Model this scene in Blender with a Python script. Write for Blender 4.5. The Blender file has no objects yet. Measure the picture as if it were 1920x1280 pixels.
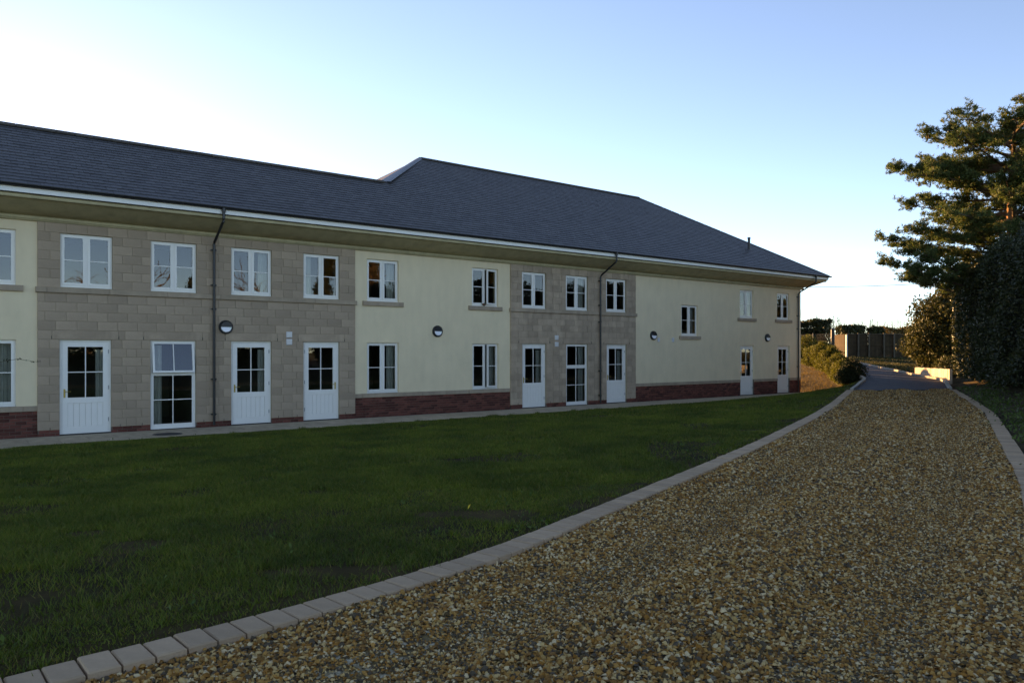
import bpy, math, random
import numpy as np
from mathutils import Vector, Matrix
random.seed(7); RNG = np.random.default_rng(7)
scene = bpy.context.scene
COL = scene.collection
R = math.radians

# ---------------------------------------------------------------- camera, sky, sun, exposure
EYE = 2.04
cam_d = bpy.data.cameras.new('camera'); cam = bpy.data.objects.new('camera', cam_d); COL.objects.link(cam)
cam.location = (0, 0, EYE); cam.rotation_euler = (R(90), 0, 0)
cam_d.lens = 26.25; cam_d.sensor_width = 36; cam_d.shift_y = 19.5/1920; cam_d.clip_end = 6000; cam_d.clip_start = .05
scene.camera = cam
SUN_AZ, SUN_EL = -35.0, 9.5            # degrees from +Y towards +X, elevation
world = bpy.data.worlds.new('World'); scene.world = world; world.use_nodes = True
wn = world.node_tree.nodes; wl = world.node_tree.links
bg = wn['Background']; bg.inputs['Strength'].default_value = 0.15
sky = wn.new('ShaderNodeTexSky'); sky.sky_type = 'NISHITA'; sky.sun_disc = False
sky.sun_elevation = R(SUN_EL); sky.sun_rotation = R(SUN_AZ); sky.air_density = 0.62; sky.dust_density = 0.05; sky.ozone_density = 4.6; sky.altitude = 50
wl.new(sky.outputs[0], bg.inputs['Color'])
sun_d = bpy.data.lights.new('sun', 'SUN'); sun_d.energy = 4.0; sun_d.angle = R(.53); sun_d.color = (1, .78, .52)
sun = bpy.data.objects.new('sun', sun_d); COL.objects.link(sun)
_sd = Vector((math.sin(R(SUN_AZ))*math.cos(R(SUN_EL)), math.cos(R(SUN_AZ))*math.cos(R(SUN_EL)), math.sin(R(SUN_EL))))
sun.rotation_euler = _sd.to_track_quat('Z', 'Y').to_euler(); sun.location = _sd*100
vs = scene.view_settings
vs.view_transform = 'Standard'; vs.look = 'None'; vs.gamma = 1; vs.use_curve_mapping = False; vs.exposure = 2.04
vs.use_white_balance = True; vs.white_balance_temperature = 16000; vs.white_balance_tint = 24

# ---------------------------------------------------------------- materials
def nt(name):
    m = bpy.data.materials.new(name); m.use_nodes = True
    return m, m.node_tree.nodes, m.node_tree.links, m.node_tree.nodes['Principled BSDF']
def mat(name, col, rough=.7, var=.12, scale=6., bump=0., bscale=60., island=0., metal=0., spec=.5, hue2=None, coords='Object'):
    """base colour broken up by two noises, optional per-piece variation and fine relief"""
    m, n, l, b = nt(name)
    b.inputs['Roughness'].default_value = rough; b.inputs['Metallic'].default_value = metal
    b.inputs['Specular IOR Level'].default_value = spec if rough < .75 else (.22 if rough < .93 else .08)
    tc = n.new('ShaderNodeTexCoord')
    nz = n.new('ShaderNodeTexNoise'); nz.inputs['Scale'].default_value = scale; nz.inputs['Detail'].default_value = 6; nz.inputs['Roughness'].default_value = .65
    l.new(tc.outputs[coords], nz.inputs['Vector'])
    rp = n.new('ShaderNodeValToRGB'); e = rp.color_ramp.elements
    c2 = hue2 or col
    e[0].position = .3; e[1].position = .72
    e[0].color = (*[max(0, c*(1-var)) for c in col], 1); e[1].color = (*[min(1, c*(1+var)) for c in c2], 1)
    l.new(nz.outputs['Fac'], rp.inputs['Fac'])
    out = rp.outputs['Color']
    if island:
        g = n.new('ShaderNodeNewGeometry'); mr = n.new('ShaderNodeMapRange')
        mr.inputs['To Min'].default_value = 1-island; mr.inputs['To Max'].default_value = 1+island
        oi = n.new('ShaderNodeObjectInfo'); ad = n.new('ShaderNodeMath'); ad.operation = 'ADD'; fr = n.new('ShaderNodeMath'); fr.operation = 'FRACT'
        l.new(g.outputs['Random Per Island'], ad.inputs[0]); l.new(oi.outputs['Random'], ad.inputs[1]); l.new(ad.outputs[0], fr.inputs[0])
        l.new(fr.outputs[0], mr.inputs['Value'])
        mx = n.new('ShaderNodeVectorMath'); mx.operation = 'SCALE'
        l.new(out, mx.inputs[0]); l.new(mr.outputs[0], mx.inputs['Scale']); out = mx.outputs[0]
    l.new(out, b.inputs['Base Color'])
    if bump:
        n2 = n.new('ShaderNodeTexNoise'); n2.inputs['Scale'].default_value = bscale; n2.inputs['Detail'].default_value = 4
        l.new(tc.outputs[coords], n2.inputs['Vector'])
        bp = n.new('ShaderNodeBump'); bp.inputs['Strength'].default_value = bump; bp.inputs['Distance'].default_value = .01
        l.new(n2.outputs['Fac'], bp.inputs['Height']); l.new(bp.outputs[0], b.inputs['Normal'])
    return m
def mat_ramp(name, cols, rough=.7, translucent=0., spec=.3):
    """per-piece colour picked from a list (pebbles, leaves)"""
    m, n, l, b = nt(name)
    g = n.new('ShaderNodeNewGeometry'); rp = n.new('ShaderNodeValToRGB'); rp.color_ramp.interpolation = 'CONSTANT' if translucent == 0 else 'LINEAR'
    els = rp.color_ramp.elements
    while len(els) < len(cols): els.new(.5)
    for i, (p, c) in enumerate(cols): els[i].position = p; els[i].color = (*c, 1)
    l.new(g.outputs['Random Per Island'], rp.inputs['Fac'])
    l.new(rp.outputs[0], b.inputs['Base Color']); b.inputs['Roughness'].default_value = rough; b.inputs['Specular IOR Level'].default_value = spec
    if translucent:
        t = n.new('ShaderNodeBsdfTranslucent'); mx = n.new('ShaderNodeMixShader'); mx.inputs[0].default_value = translucent
        l.new(rp.outputs[0], t.inputs['Color']); l.new(b.outputs[0], mx.inputs[1]); l.new(t.outputs[0], mx.inputs[2])
        l.new(mx.outputs[0], n['Material Output'].inputs['Surface'])
    return m
def mat_glass(name):
    m, n, l, b = nt(name); n.remove(b)
    tr = n.new('ShaderNodeBsdfTransparent'); tr.inputs[0].default_value = (.86, .9, .88, 1)
    gl = n.new('ShaderNodeBsdfGlossy'); gl.inputs['Roughness'].default_value = .004; gl.inputs['Color'].default_value = (1, 1, 1, 1)
    tc = n.new('ShaderNodeTexCoord'); nz = n.new('ShaderNodeTexNoise'); nz.inputs['Scale'].default_value = 3.; nz.inputs['Detail'].default_value = 1
    bp = n.new('ShaderNodeBump'); bp.inputs['Strength'].default_value = .025; bp.inputs['Distance'].default_value = .02
    l.new(tc.outputs['Object'], nz.inputs['Vector']); l.new(nz.outputs['Fac'], bp.inputs['Height']); l.new(bp.outputs[0], gl.inputs['Normal'])
    f = n.new('ShaderNodeFresnel'); f.inputs['IOR'].default_value = 1.75
    mx = n.new('ShaderNodeMixShader'); l.new(f.outputs[0], mx.inputs[0]); l.new(tr.outputs[0], mx.inputs[1]); l.new(gl.outputs[0], mx.inputs[2])
    l.new(mx.outputs[0], n['Material Output'].inputs['Surface'])
    return m
M = dict(
    render=mat('cream_render', (.82, .62, .41), .9, .05, 1.1, .25, 90),
    stone=mat('buff_stone', (.45, .30, .21), .85, .14, 3., .35, 45, island=.12, hue2=(.46, .315, .22)),
    stone_trim=mat('stone_trim', (.43, .30, .21), .85, .12, 2., .3, 45, island=.05),
    mortar=mat('mortar', (.36, .27, .18), .95, .1, 8, .3, 90),
    brick=mat('red_brick', (.17, .045, .032), .85, .3, 9, .4, 60, island=.4),
    brick_mortar=mat('brick_mortar', (.17, .12, .095), .95, .15, 8, .3, 90),
    slate=mat('slate', (.052, .048, .047), .5, .22, 2.5, .25, 40, island=.24),
    ridge=mat('ridge_tile', (.085, .07, .058), .8, .25, 5, .3, 40, island=.2),
    lead=mat('lead', (.16, .17, .185), .55, .2, 4),
    black=mat('black_plastic', (.012, .012, .013), .38, .2, 4),
    white=mat('white_paint', (.80, .755, .68), .42, .03, 3),
    white_fascia=mat('white_fascia', (.78, .77, .72), .45, .04, 2),
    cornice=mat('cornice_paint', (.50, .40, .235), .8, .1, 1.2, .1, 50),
    glass=mat_glass('window_glass'),
    curtain=mat('curtain', (.42, .42, .37), .9, .12, 5),
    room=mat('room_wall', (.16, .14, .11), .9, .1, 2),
    brass=mat('brass', (.55, .36, .1), .3, .1, 20, metal=1.),
    steel=mat('hinge_steel', (.3, .3, .3), .4, .1, 20, metal=.8),
    lens=mat('lamp_lens', (.85, .87, .92), .3, .03, 4),
    grey_pl=mat('vent_plastic', (.6, .6, .6), .5, .05, 4),
    slab=mat('paving_slab', (.52, .38, .26), .9, .16, 3.5, .3, 60, island=.08),
    kerb=mat('kerb_block', (.50, .30, .185), .9, .16, 5, .4, 70, island=.12),
    kerb_dark=mat('kerb_stained', (.1, .07, .055), .9, .2, 8, .4, 70),
    pale_kerb=mat('concrete_kerb', (.42, .37, .31), .9, .15, 5, .3, 60, island=.1),
    soil=mat('soil', (.045, .033, .02), 1., .5, 1.6, .8, 14, hue2=(.075, .052, .03)),
    turf=mat('turf_base', (.03, .027, .008), 1., .5, 1.3, .6, 30, hue2=(.062, .036, .014)),
    gravel=mat('gravel_base', (.11, .078, .045), 1., .55, 30, 1., 70, hue2=(.2, .15, .1)),
    asphalt=mat('asphalt', (.043, .046, .053), .8, .2, 3., .5, 90),
    bark=mat('bark', (.13, .09, .06), .95, .35, 6, .6, 20),
    pine_bark=mat('pine_bark', (.30, .16, .09), .95, .35, 5, .6, 15),
    twig=mat('twig', (.16, .11, .07), .9, .3, 5),
    fence_wood=mat('fence_wood', (.06, .037, .02), .9, .3, 3., .3, 30, island=.15),
    fence_post=mat('fence_post', (.11, .085, .06), .9, .2, 3., .3, 30),
    wall_panel=mat('pale_sleeper', (.55, .45, .36), .9, .2, 3., .4, 25, island=.1),
    pebble=mat_ramp('flint_pebble', [(0, (0.570, 0.230, 0.058)), (.2, (0.319, 0.120, 0.031)), (.36, (0.707, 0.394, 0.156)), (.5, (0.114, 0.072, 0.043)), (.64, (0.445, 0.149, 0.027)),
                                     (.76, (0.798, 0.518, 0.273)), (.85, (0.125, 0.067, 0.027)), (.92, (0.547, 0.269, 0.086))], .75, 0., .18),
    grass=mat_ramp('grass_blades', [(0, (.06, .095, .012)), (.45, (.10, .15, .018)), (.8, (.14, .175, .025)), (1, (.26, .18, .05))], .6, .3),
    weed=mat_ramp('weed_leaves', [(0, (.05, .10, .02)), (.6, (.08, .14, .025)), (1, (.11, .16, .04))], .6, .3),
    leaf=mat_ramp('evergreen_leaves', [(0, (.018, .026, .008)), (.5, (.032, .044, .012)), (.85, (.055, .062, .018)), (1, (.10, .085, .03))], .5, .2, .4),
    bush=mat_ramp('bush_leaves', [(0, (.026, .032, .009)), (.5, (.05, .056, .015)), (1, (.11, .095, .028))], .6, .25),
    conifer=mat_ramp('conifer_sprays', [(0, (.07, .08, .014)), (.5, (.13, .135, .022)), (1, (.2, .18, .035))], .7, .25),
    conifer_dark=mat_ramp('dark_conifer_sprays', [(0, (.012, .02, .007)), (.6, (.022, .032, .01)), (1, (.04, .05, .015))], .7, .2),
    needle=mat_ramp('pine_needles', [(0, (.045, .075, .02)), (.5, (.075, .11, .03)), (.9, (.12, .145, .045)), (1, (.2, .14, .05))], .6, .4),
    drygrass=mat_ramp('dry_grass', [(0, (.16, .10, .035)), (.5, (.24, .15, .05)), (1, (.12, .10, .03))], .8, .3),
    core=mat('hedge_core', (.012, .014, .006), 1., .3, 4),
    red=mat('red_petal', (.4, .02, .03), .5, .2, 20), green=mat('green_leaf', (.03, .12, .06), .5, .2, 20),
    yellow=mat('yellow_leaf', (.75, .45, .02), .5, .1, 20),
    iron=mat('cast_iron', (.04, .036, .03), .7, .3, 12, .3, 60),
)

def patchy(m, dark, light, s1, s2):
    n = m.node_tree.nodes; l = m.node_tree.links; b = n['Principled BSDF']; src = b.inputs['Base Color'].links[0].from_socket
    tc = n.new('ShaderNodeTexCoord'); out = []
    nz = n.new('ShaderNodeTexNoise'); nz.inputs['Scale'].default_value = s1; nz.inputs['Detail'].default_value = 5; nz.inputs['Roughness'].default_value = .7; l.new(tc.outputs['Object'], nz.inputs['Vector'])
    rp = n.new('ShaderNodeValToRGB'); rp.color_ramp.elements[0].position = .35; rp.color_ramp.elements[1].position = .68; rp.color_ramp.elements[0].color = (*dark, 1); rp.color_ramp.elements[1].color = (*light, 1)
    l.new(nz.outputs['Fac'], rp.inputs['Fac']); mx = n.new('ShaderNodeMix'); mx.data_type = 'RGBA'; mx.blend_type = 'MULTIPLY'; mx.inputs[0].default_value = 1
    l.new(src, mx.inputs[6]); l.new(rp.outputs[0], mx.inputs[7])
    for lk in list(src.links):
        if lk.to_node != mx: l.new(mx.outputs[2], lk.to_socket)
def streaks(m, lo):
    n = m.node_tree.nodes; l = m.node_tree.links; b = n['Principled BSDF']; src = b.inputs['Base Color'].links[0].from_socket
    tc = n.new('ShaderNodeTexCoord'); mp = n.new('ShaderNodeMapping'); mp.inputs['Scale'].default_value = (2.5, 2.5, .6); l.new(tc.outputs['Object'], mp.inputs['Vector'])
    nz = n.new('ShaderNodeTexNoise'); nz.inputs['Scale'].default_value = 1.6; nz.inputs['Detail'].default_value = 7; nz.inputs['Roughness'].default_value = .6; l.new(mp.outputs[0], nz.inputs['Vector'])
    mr = n.new('ShaderNodeMapRange'); mr.inputs['From Min'].default_value = .3; mr.inputs['From Max'].default_value = .6; mr.inputs['To Min'].default_value = lo; mr.inputs['To Max'].default_value = 1; l.new(nz.outputs['Fac'], mr.inputs['Value'])
    sc = n.new('ShaderNodeVectorMath'); sc.operation = 'SCALE'; l.new(src, sc.inputs[0]); l.new(mr.outputs[0], sc.inputs['Scale']); l.new(sc.outputs[0], b.inputs['Base Color'])
for k_, lo_ in (('render', .94), ('stone', .82), ('stone_trim', .8), ('cornice', .82), ('slab', .8), ('white', .95)): streaks(M[k_], lo_)
patchy(M['grass'], (.55, .62, .6), (1.5, 1.35, 1.1), .75, 0)
# ---------------------------------------------------------------- mesh helpers
def make_mesh(name, V, F):
    V = np.asarray(V, dtype=np.float32).reshape(-1, 3); me = bpy.data.meshes.new(name)
    if isinstance(F, np.ndarray):
        k = F.shape[1]; nf = len(F)
        me.vertices.add(len(V)); me.vertices.foreach_set('co', V.ravel())
        me.loops.add(nf*k); me.loops.foreach_set('vertex_index', F.astype(np.int32).ravel())
        me.polygons.add(nf); me.polygons.foreach_set('loop_start', np.arange(0, nf*k, k, dtype=np.int32))
        me.update(calc_edges=True); me.validate()
    else:
        me.from_pydata(V.tolist(), [], F); me.update()
    return me
def link(name, me, material=None, parent=None, loc=None, rz=None, rx=None):
    if material is not None and not me.materials: me.materials.append(M[material] if isinstance(material, str) else material)
    o = bpy.data.objects.new(name, me); COL.objects.link(o)
    if parent is not None: o.parent = parent
    if loc is not None: o.location = loc
    if rz is not None or rx is not None: o.rotation_euler = (rx or 0, 0, rz or 0)
    return o
def empty(name, loc=(0, 0, 0), rz=0., parent=None):
    o = bpy.data.objects.new(name, None); COL.objects.link(o); o.location = loc; o.rotation_euler = (0, 0, rz)
    o.empty_display_size = .2
    if parent is not None: o.parent = parent
    return o
def tag(o, label=None, cat=None, group=None, kind=None):
    if label: o['label'] = label
    if cat: o['category'] = cat
    if group: o['group'] = group
    if kind: o['kind'] = kind
    return o
class MB:
    def __init__(s): s.v = []; s.f = []
    def box(s, x0, x1, y0, y1, z0, z1, ch=0.):
        n = len(s.v)
        if ch:   # front (+y) edge chamfered
            s.v += [(x0, y0, z0), (x1, y0, z0), (x1, y0, z1), (x0, y0, z1), (x0, y1-ch, z0), (x1, y1-ch, z0), (x1, y1-ch, z1), (x0, y1-ch, z1),
                    (x0+ch, y1, z0+ch), (x1-ch, y1, z0+ch), (x1-ch, y1, z1-ch), (x0+ch, y1, z1-ch)]
            q = [(0, 1, 2, 3), (0, 4, 5, 1), (1, 5, 6, 2), (2, 6, 7, 3), (3, 7, 4, 0), (4, 8, 9, 5), (5, 9, 10, 6), (6, 10, 11, 7), (7, 11, 8, 4), (8, 11, 10, 9)]
        else:
            s.v += [(x0, y0, z0), (x1, y0, z0), (x1, y1, z0), (x0, y1, z0), (x0, y0, z1), (x1, y0, z1), (x1, y1, z1), (x0, y1, z1)]
            q = [(0, 3, 2, 1), (4, 5, 6, 7), (0, 1, 5, 4), (1, 2, 6, 5), (2, 3, 7, 6), (3, 0, 4, 7)]
        s.f += [tuple(n+i for i in a) for a in q]; return s
    def ring(s, x0, x1, z0, z1, wl_, wr, wb, wt, y0, y1):
        """rectangular frame in the x-z plane"""
        s.box(x0, x0+wl_, y0, y1, z0, z1); s.box(x1-wr, x1, y0, y1, z0, z1)
        s.box(x0+wl_, x1-wr, y0, y1-.001, z0, z0+wb); s.box(x0+wl_, x1-wr, y0, y1-.001, z1-wt, z1); return s
    def quad(s, a, b, c, d): n = len(s.v); s.v += [a, b, c, d]; s.f.append((n, n+1, n+2, n+3)); return s
    def tube(s, pts, rad, k=8, cap=True):
        pts = [Vector(p) for p in pts]; rad = rad if isinstance(rad, (list, tuple)) else [rad]*len(pts); n0 = len(s.v)
        for i, p in enumerate(pts):
            t = (pts[min(i+1, len(pts)-1)]-pts[max(i-1, 0)]).normalized()
            a = t.cross(Vector((0, 0, 1)) if abs(t.z) < .9 else Vector((1, 0, 0))).normalized(); b = t.cross(a)
            for j in range(k):
                w = 2*math.pi*j/k; s.v.append(tuple(p+(a*math.cos(w)+b*math.sin(w))*rad[i]))
        for i in range(len(pts)-1):
            for j in range(k):
                s.f.append((n0+i*k+j, n0+i*k+(j+1) % k, n0+(i+1)*k+(j+1) % k, n0+(i+1)*k+j))
        if cap: s.f.append(tuple(n0+j for j in range(k))[::-1]); s.f.append(tuple(n0+(len(pts)-1)*k+j for j in range(k)))
        return s
    def disc(s, c, r, y, thick, k=24, a0=0, a1=2*math.pi, rim=.0):
        """disc facing +y, centre (x,z)"""
        n = len(s.v); full = abs(a1-a0-2*math.pi) < 1e-6; m = k if full else k+1
        for yy, rr in ((y, r), (y+thick, r-rim)):
            for j in range(m):
                w = a0+(a1-a0)*j/k; s.v.append((c[0]+rr*math.cos(w), yy, c[1]+rr*math.sin(w)))
        for j in range(m if full else m-1):
            s.f.append((n+j, n+m+j, n+m+(j+1) % m, n+(j+1) % m))
        s.f.append(tuple(n+m+j for j in range(m))[::-1]); return s
    def mesh(s, name): return make_mesh(name, s.v, s.f)
    def build(s, name, material, parent=None, loc=None, rz=None): return link(name, s.mesh(name), material, parent, loc, rz)
def smooth(o):
    for p in o.data.polygons: p.use_smooth = True
    return o

# ---------------------------------------------------------------- terrain
F_PX, Y0 = 1400., 659.5
CX, CY = 14.6, 37.8; DU = np.array([.794, .608]); NU = np.array([.608, -.794])
def zd(Y):
    Y = np.asarray(Y, float)
    return np.where(Y < 8, .44, np.where(Y < 31, .44+(Y-8)*.18/23, np.where(Y < 54, .62+(Y-31)*.045, 1.655)))
def at(x, y):
    """photo pixel -> point on the drive surface"""
    Y = 10.
    for _ in range(60): Y = .5*Y+.5*(EYE-float(zd(Y)))*F_PX/(y-Y0)
    return ((x-960)/F_PX*Y, Y)
def catmull(P, n=12):
    P = [np.array(p, float) for p in P]; P = [2*P[0]-P[1]]+P+[2*P[-1]-P[-2]]; out = []
    for i in range(1, len(P)-2):
        for k in range(n):
            t = k/n; out.append(.5*((2*P[i])+(-P[i-1]+P[i+1])*t+(2*P[i-1]-5*P[i]+4*P[i+1]-P[i+2])*t*t+(-P[i-1]+3*P[i]-3*P[i+1]+P[i+2])*t**3))
    out.append(P[-2]); return np.array(out)
def resample(P, step):
    d = np.r_[0, np.cumsum(np.hypot(*np.diff(P, axis=0).T))]; s = np.arange(0, d[-1], step)
    return np.c_[np.interp(s, d, P[:, 0]), np.interp(s, d, P[:, 1])]
kl_px = [(202, 1268), (334, 1229), (451, 1198), (555, 1170), (691, 1132), (812, 1094), (918, 1059), (1004, 1028), (1121, 973), (1200, 940), (1309, 893), (1445, 831), (1542, 779), (1573, 758), (1601, 732)]
KL = [at(*p) for p in kl_px]
KL = [(-7.2, .1), (-5.3, 1.25), (-3.55, 2.45)]+KL
def soften(P):
    P = resample(np.array(P, float), .25)
    for _ in range(14): P[1:-1] = .25*P[:-2]+.5*P[1:-1]+.25*P[2:]
    return P
KLc = soften(KL)                                   # gravel side of the left kerb
KR = [(-1.5, -2.6), (1.3, 1.4), (3.6, 5.1)]+[at(*p) for p in [(1909, 899), (1885, 852), (1862, 806), (1846, 776), (1806, 747), (1778, 730)]]
KRc = soften(KR)
RL = [at(1601, 732), at(1614, 721), at(1624, 712), (16.9, 36.2), (17.9, 39), (19.0, 43.5), (20.1, 49), (20.0, 56), (16, 66)]   # asphalt left edge
RLc = catmull(RL, 8)
RR = [at(1778, 730), at(1770, 718), at(1755, 711), at(1716, 704.5), at(1680, 696), at(1656, 691.5), (22.0, 52.5), (19, 66)]
RRc = catmull(RR, 8)
def seg_dist(P, X, Y):
    best = np.full(X.shape, 1e9); side = np.zeros(X.shape)
    for a, b in zip(P[:-1], P[1:]):
        d = b-a; L = d@d
        if L < 1e-9: continue
        t = np.clip(((X-a[0])*d[0]+(Y-a[1])*d[1])/L, 0, 1)
        dx = X-a[0]-t*d[0]; dy = Y-a[1]-t*d[1]; r = np.hypot(dx, dy); sd = d[0]*(Y-a[1])-d[1]*(X-a[0])
        m = r < best; best = np.where(m, r, best); side = np.where(m, sd, side)
    return best, side                                    # side>0: left of the line
def sstep(a, b, x): t = np.clip((x-a)/(b-a), 0, 1); return t*t*(3-2*t)
LEFT = np.vstack([KLc, RLc[1:]]); RIGHT = np.vstack([KRc, RRc[1:]])
def G_exact(X, Y):
    ux = -((X-CX)*DU[0]+(Y-CY)*DU[1]); nn = (X-CX)*NU[0]+(Y-CY)*NU[1]
    du = np.maximum(np.maximum(-ux, ux-60), 0); dn = np.maximum(np.maximum(nn, -14-nn), 0)
    db = np.maximum(np.hypot(du, dn)-1.85, 0)
    dk, side = seg_dist(LEFT, X, Y); dr, sr = seg_dist(RIGHT, X, Y)
    base = zd(Y)
    w = db/(db+dk+1e-6); w = np.where(side > 0, w, 1.)
    z = base*w
    z = np.where((side > 0) & (db <= 0), -.02, z)
    dright = np.where(sr < 0, dr, 0)
    return z+.55*sstep(.35, 3.2, dright)*(1-sstep(34, 41, Y))
gx = np.concatenate([np.arange(-40, 50.01, .5)]); gy = np.arange(-30, 80.01, .5)
GXX, GYY = np.meshgrid(gx, gy); GZ = G_exact(GXX, GYY)
def G(X, Y):
    X = np.asarray(X, float); Y = np.asarray(Y, float)
    i = np.clip((X-gx[0])/.5, 0, len(gx)-1.001); j = np.clip((Y-gy[0])/.5, 0, len(gy)-1.001)
    i0 = i.astype(int); j0 = j.astype(int); a = i-i0; b = j-j0
    return GZ[j0, i0]*(1-a)*(1-b)+GZ[j0, i0+1]*a*(1-b)+GZ[j0+1, i0]*(1-a)*b+GZ[j0+1, i0+1]*a*b
def grid_mesh(name, xs, ys, dz):
    XX, YY = np.meshgrid(xs, ys); dl, sl = seg_dist(LEFT, XX, YY); dr, sr = seg_dist(RIGHT, XX, YY); under = (sl < 0) & (sr > 0) | (dl < .45) | (dr < .45)
    V = np.c_[XX.ravel(), YY.ravel(), (G(XX, YY)+dz-.12*under*(np.abs(YY) < 70)).ravel()]
    nx = len(xs); i = np.arange(len(ys)-1)[:, None]*nx+np.arange(nx-1)[None, :]; i = i.ravel()
    return make_mesh(name, V, np.c_[i, i+1, i+1+nx, i+nx])
far = np.array([-1500, -500, -150, -70.]); far2 = np.array([70, 150, 500, 1500.])
def mat_ground():
    m = mat('ground_soil', (.05, .036, .02), 1., .5, 1.6, .8, 14, hue2=(.085, .058, .03)); n = m.node_tree.nodes; l = m.node_tree.links; b = n['Principled BSDF']
    src = b.inputs['Base Color'].links[0].from_socket; tc = n.new('ShaderNodeTexCoord'); ln = n.new('ShaderNodeVectorMath'); ln.operation = 'LENGTH'; l.new(tc.outputs['Object'], ln.inputs[0])
    mr = n.new('ShaderNodeMapRange'); mr.inputs['From Min'].default_value = 58; mr.inputs['From Max'].default_value = 75; l.new(ln.outputs['Value'], mr.inputs['Value'])
    nz = n.new('ShaderNodeTexNoise'); nz.inputs['Scale'].default_value = .02; rp = n.new('ShaderNodeValToRGB'); rp.color_ramp.elements[0].color = (.09, .11, .035, 1); rp.color_ramp.elements[1].color = (.2, .16, .08, 1)
    l.new(tc.outputs['Object'], nz.inputs['Vector']); l.new(nz.outputs['Fac'], rp.inputs['Fac'])
    mx = n.new('ShaderNodeMix'); mx.data_type = 'RGBA'; l.new(mr.outputs[0], mx.inputs[0]); l.new(src, mx.inputs[6]); l.new(rp.outputs[0], mx.inputs[7]); l.new(mx.outputs[2], b.inputs['Base Color']); return m
tag(smooth(link('ground', grid_mesh('ground', np.r_[far, gx, far2], np.r_[far, gy, np.array([100, 200, 600, 2500.])], -.05), mat_ground())), kind='structure')
def ribbon(name, A, B, nacross, zf, material, n=90):
    """sheet between two polylines resampled to the same count"""
    pa = np.linspace(0, 1, n)
    def rs(P):
        d = np.r_[0, np.cumsum(np.hypot(*np.diff(P, axis=0).T))]; return np.c_[np.interp(pa*d[-1], d, P[:, 0]), np.interp(pa*d[-1], d, P[:, 1])]
    A = rs(A); B = rs(B); t = np.linspace(0, 1, nacross)[None, :, None]; P = A[:, None, :]*(1-t)+B[:, None, :]*t
    X = P[..., 0]; Y = P[..., 1]; V = np.c_[X.ravel(), Y.ravel(), zf(X, Y).ravel()]
    i = (np.arange(n-1)[:, None]*nacross+np.arange(nacross-1)[None, :]).ravel()
    o = smooth(link(name, make_mesh(name, V, np.c_[i, i+1, i+1+nacross, i+nacross][:, ::-1].copy()), material)); return tag(o, kind='structure'), P
def ruts(X, Y):
    """wheel-track relief of the loose gravel"""
    d, _ = seg_dist(KLc, X, Y)
    return (.026*np.cos(d*2*math.pi/1.75)+.02*np.cos(d*2*math.pi/.62+.8*np.sin(Y*.6)))*sstep(0, .5, d)+.012*np.sin(X*2.1+Y*1.3)*np.sin(Y*.9-X*.4)+.008*np.sin(X*5+1)*np.sin(Y*4.2)
def mat_gravel():
    m, n, l, b = nt('gravel_bed'); b.inputs['Roughness'].default_value = 1; b.inputs['Specular IOR Level'].default_value = .08
    tc = n.new('ShaderNodeTexCoord'); vo = n.new('ShaderNodeTexVoronoi'); vo.inputs['Scale'].default_value = 34; l.new(tc.outputs['Object'], vo.inputs['Vector'])
    sp = n.new('ShaderNodeSeparateColor'); l.new(vo.outputs['Color'], sp.inputs[0]); rp = n.new('ShaderNodeValToRGB'); e = rp.color_ramp.elements
    for i in range(3): e.new(.5)
    for i, (p, c) in enumerate([(0, (.10, .07, .045)), (.3, (.3, .18, .08)), (.55, (.17, .10, .045)), (.8, (.42, .32, .2)), (1, (.55, .45, .32))]): e[i].position = p; e[i].color = (*c, 1)
    l.new(sp.outputs[0], rp.inputs['Fac']); l.new(rp.outputs[0], b.inputs['Base Color'])
    bp = n.new('ShaderNodeBump'); bp.inputs['Distance'].default_value = .02; bp.invert = True; l.new(vo.outputs['Distance'], bp.inputs['Height']); l.new(bp.outputs[0], b.inputs['Normal']); return m
drive, DP = ribbon('gravel_drive', KLc, KRc, 60, lambda X, Y: zd(Y)-.014+ruts(X, Y), mat_gravel(), 420)
road, _ = ribbon('road', RLc, RRc, 8, lambda X, Y: zd(Y)+.0, 'asphalt')

# ---------------------------------------------------------------- building
BLD = empty('residential_building', (CX, CY, 0), math.atan2(-.608, -.794))
tag(BLD, 'long two storey cream and stone building with a slate hipped roof', 'building')
def part(name, mb, material, parent=BLD, loc=None): return mb.build(name, material, parent, loc)
U_END = 46.; BAYS = [(24.49, 32.72), (12.09, 18.48)]; REND = [(32.72, U_END), (18.48, 24.49), (0., 12.09)]
WTOP = 5.24
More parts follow.
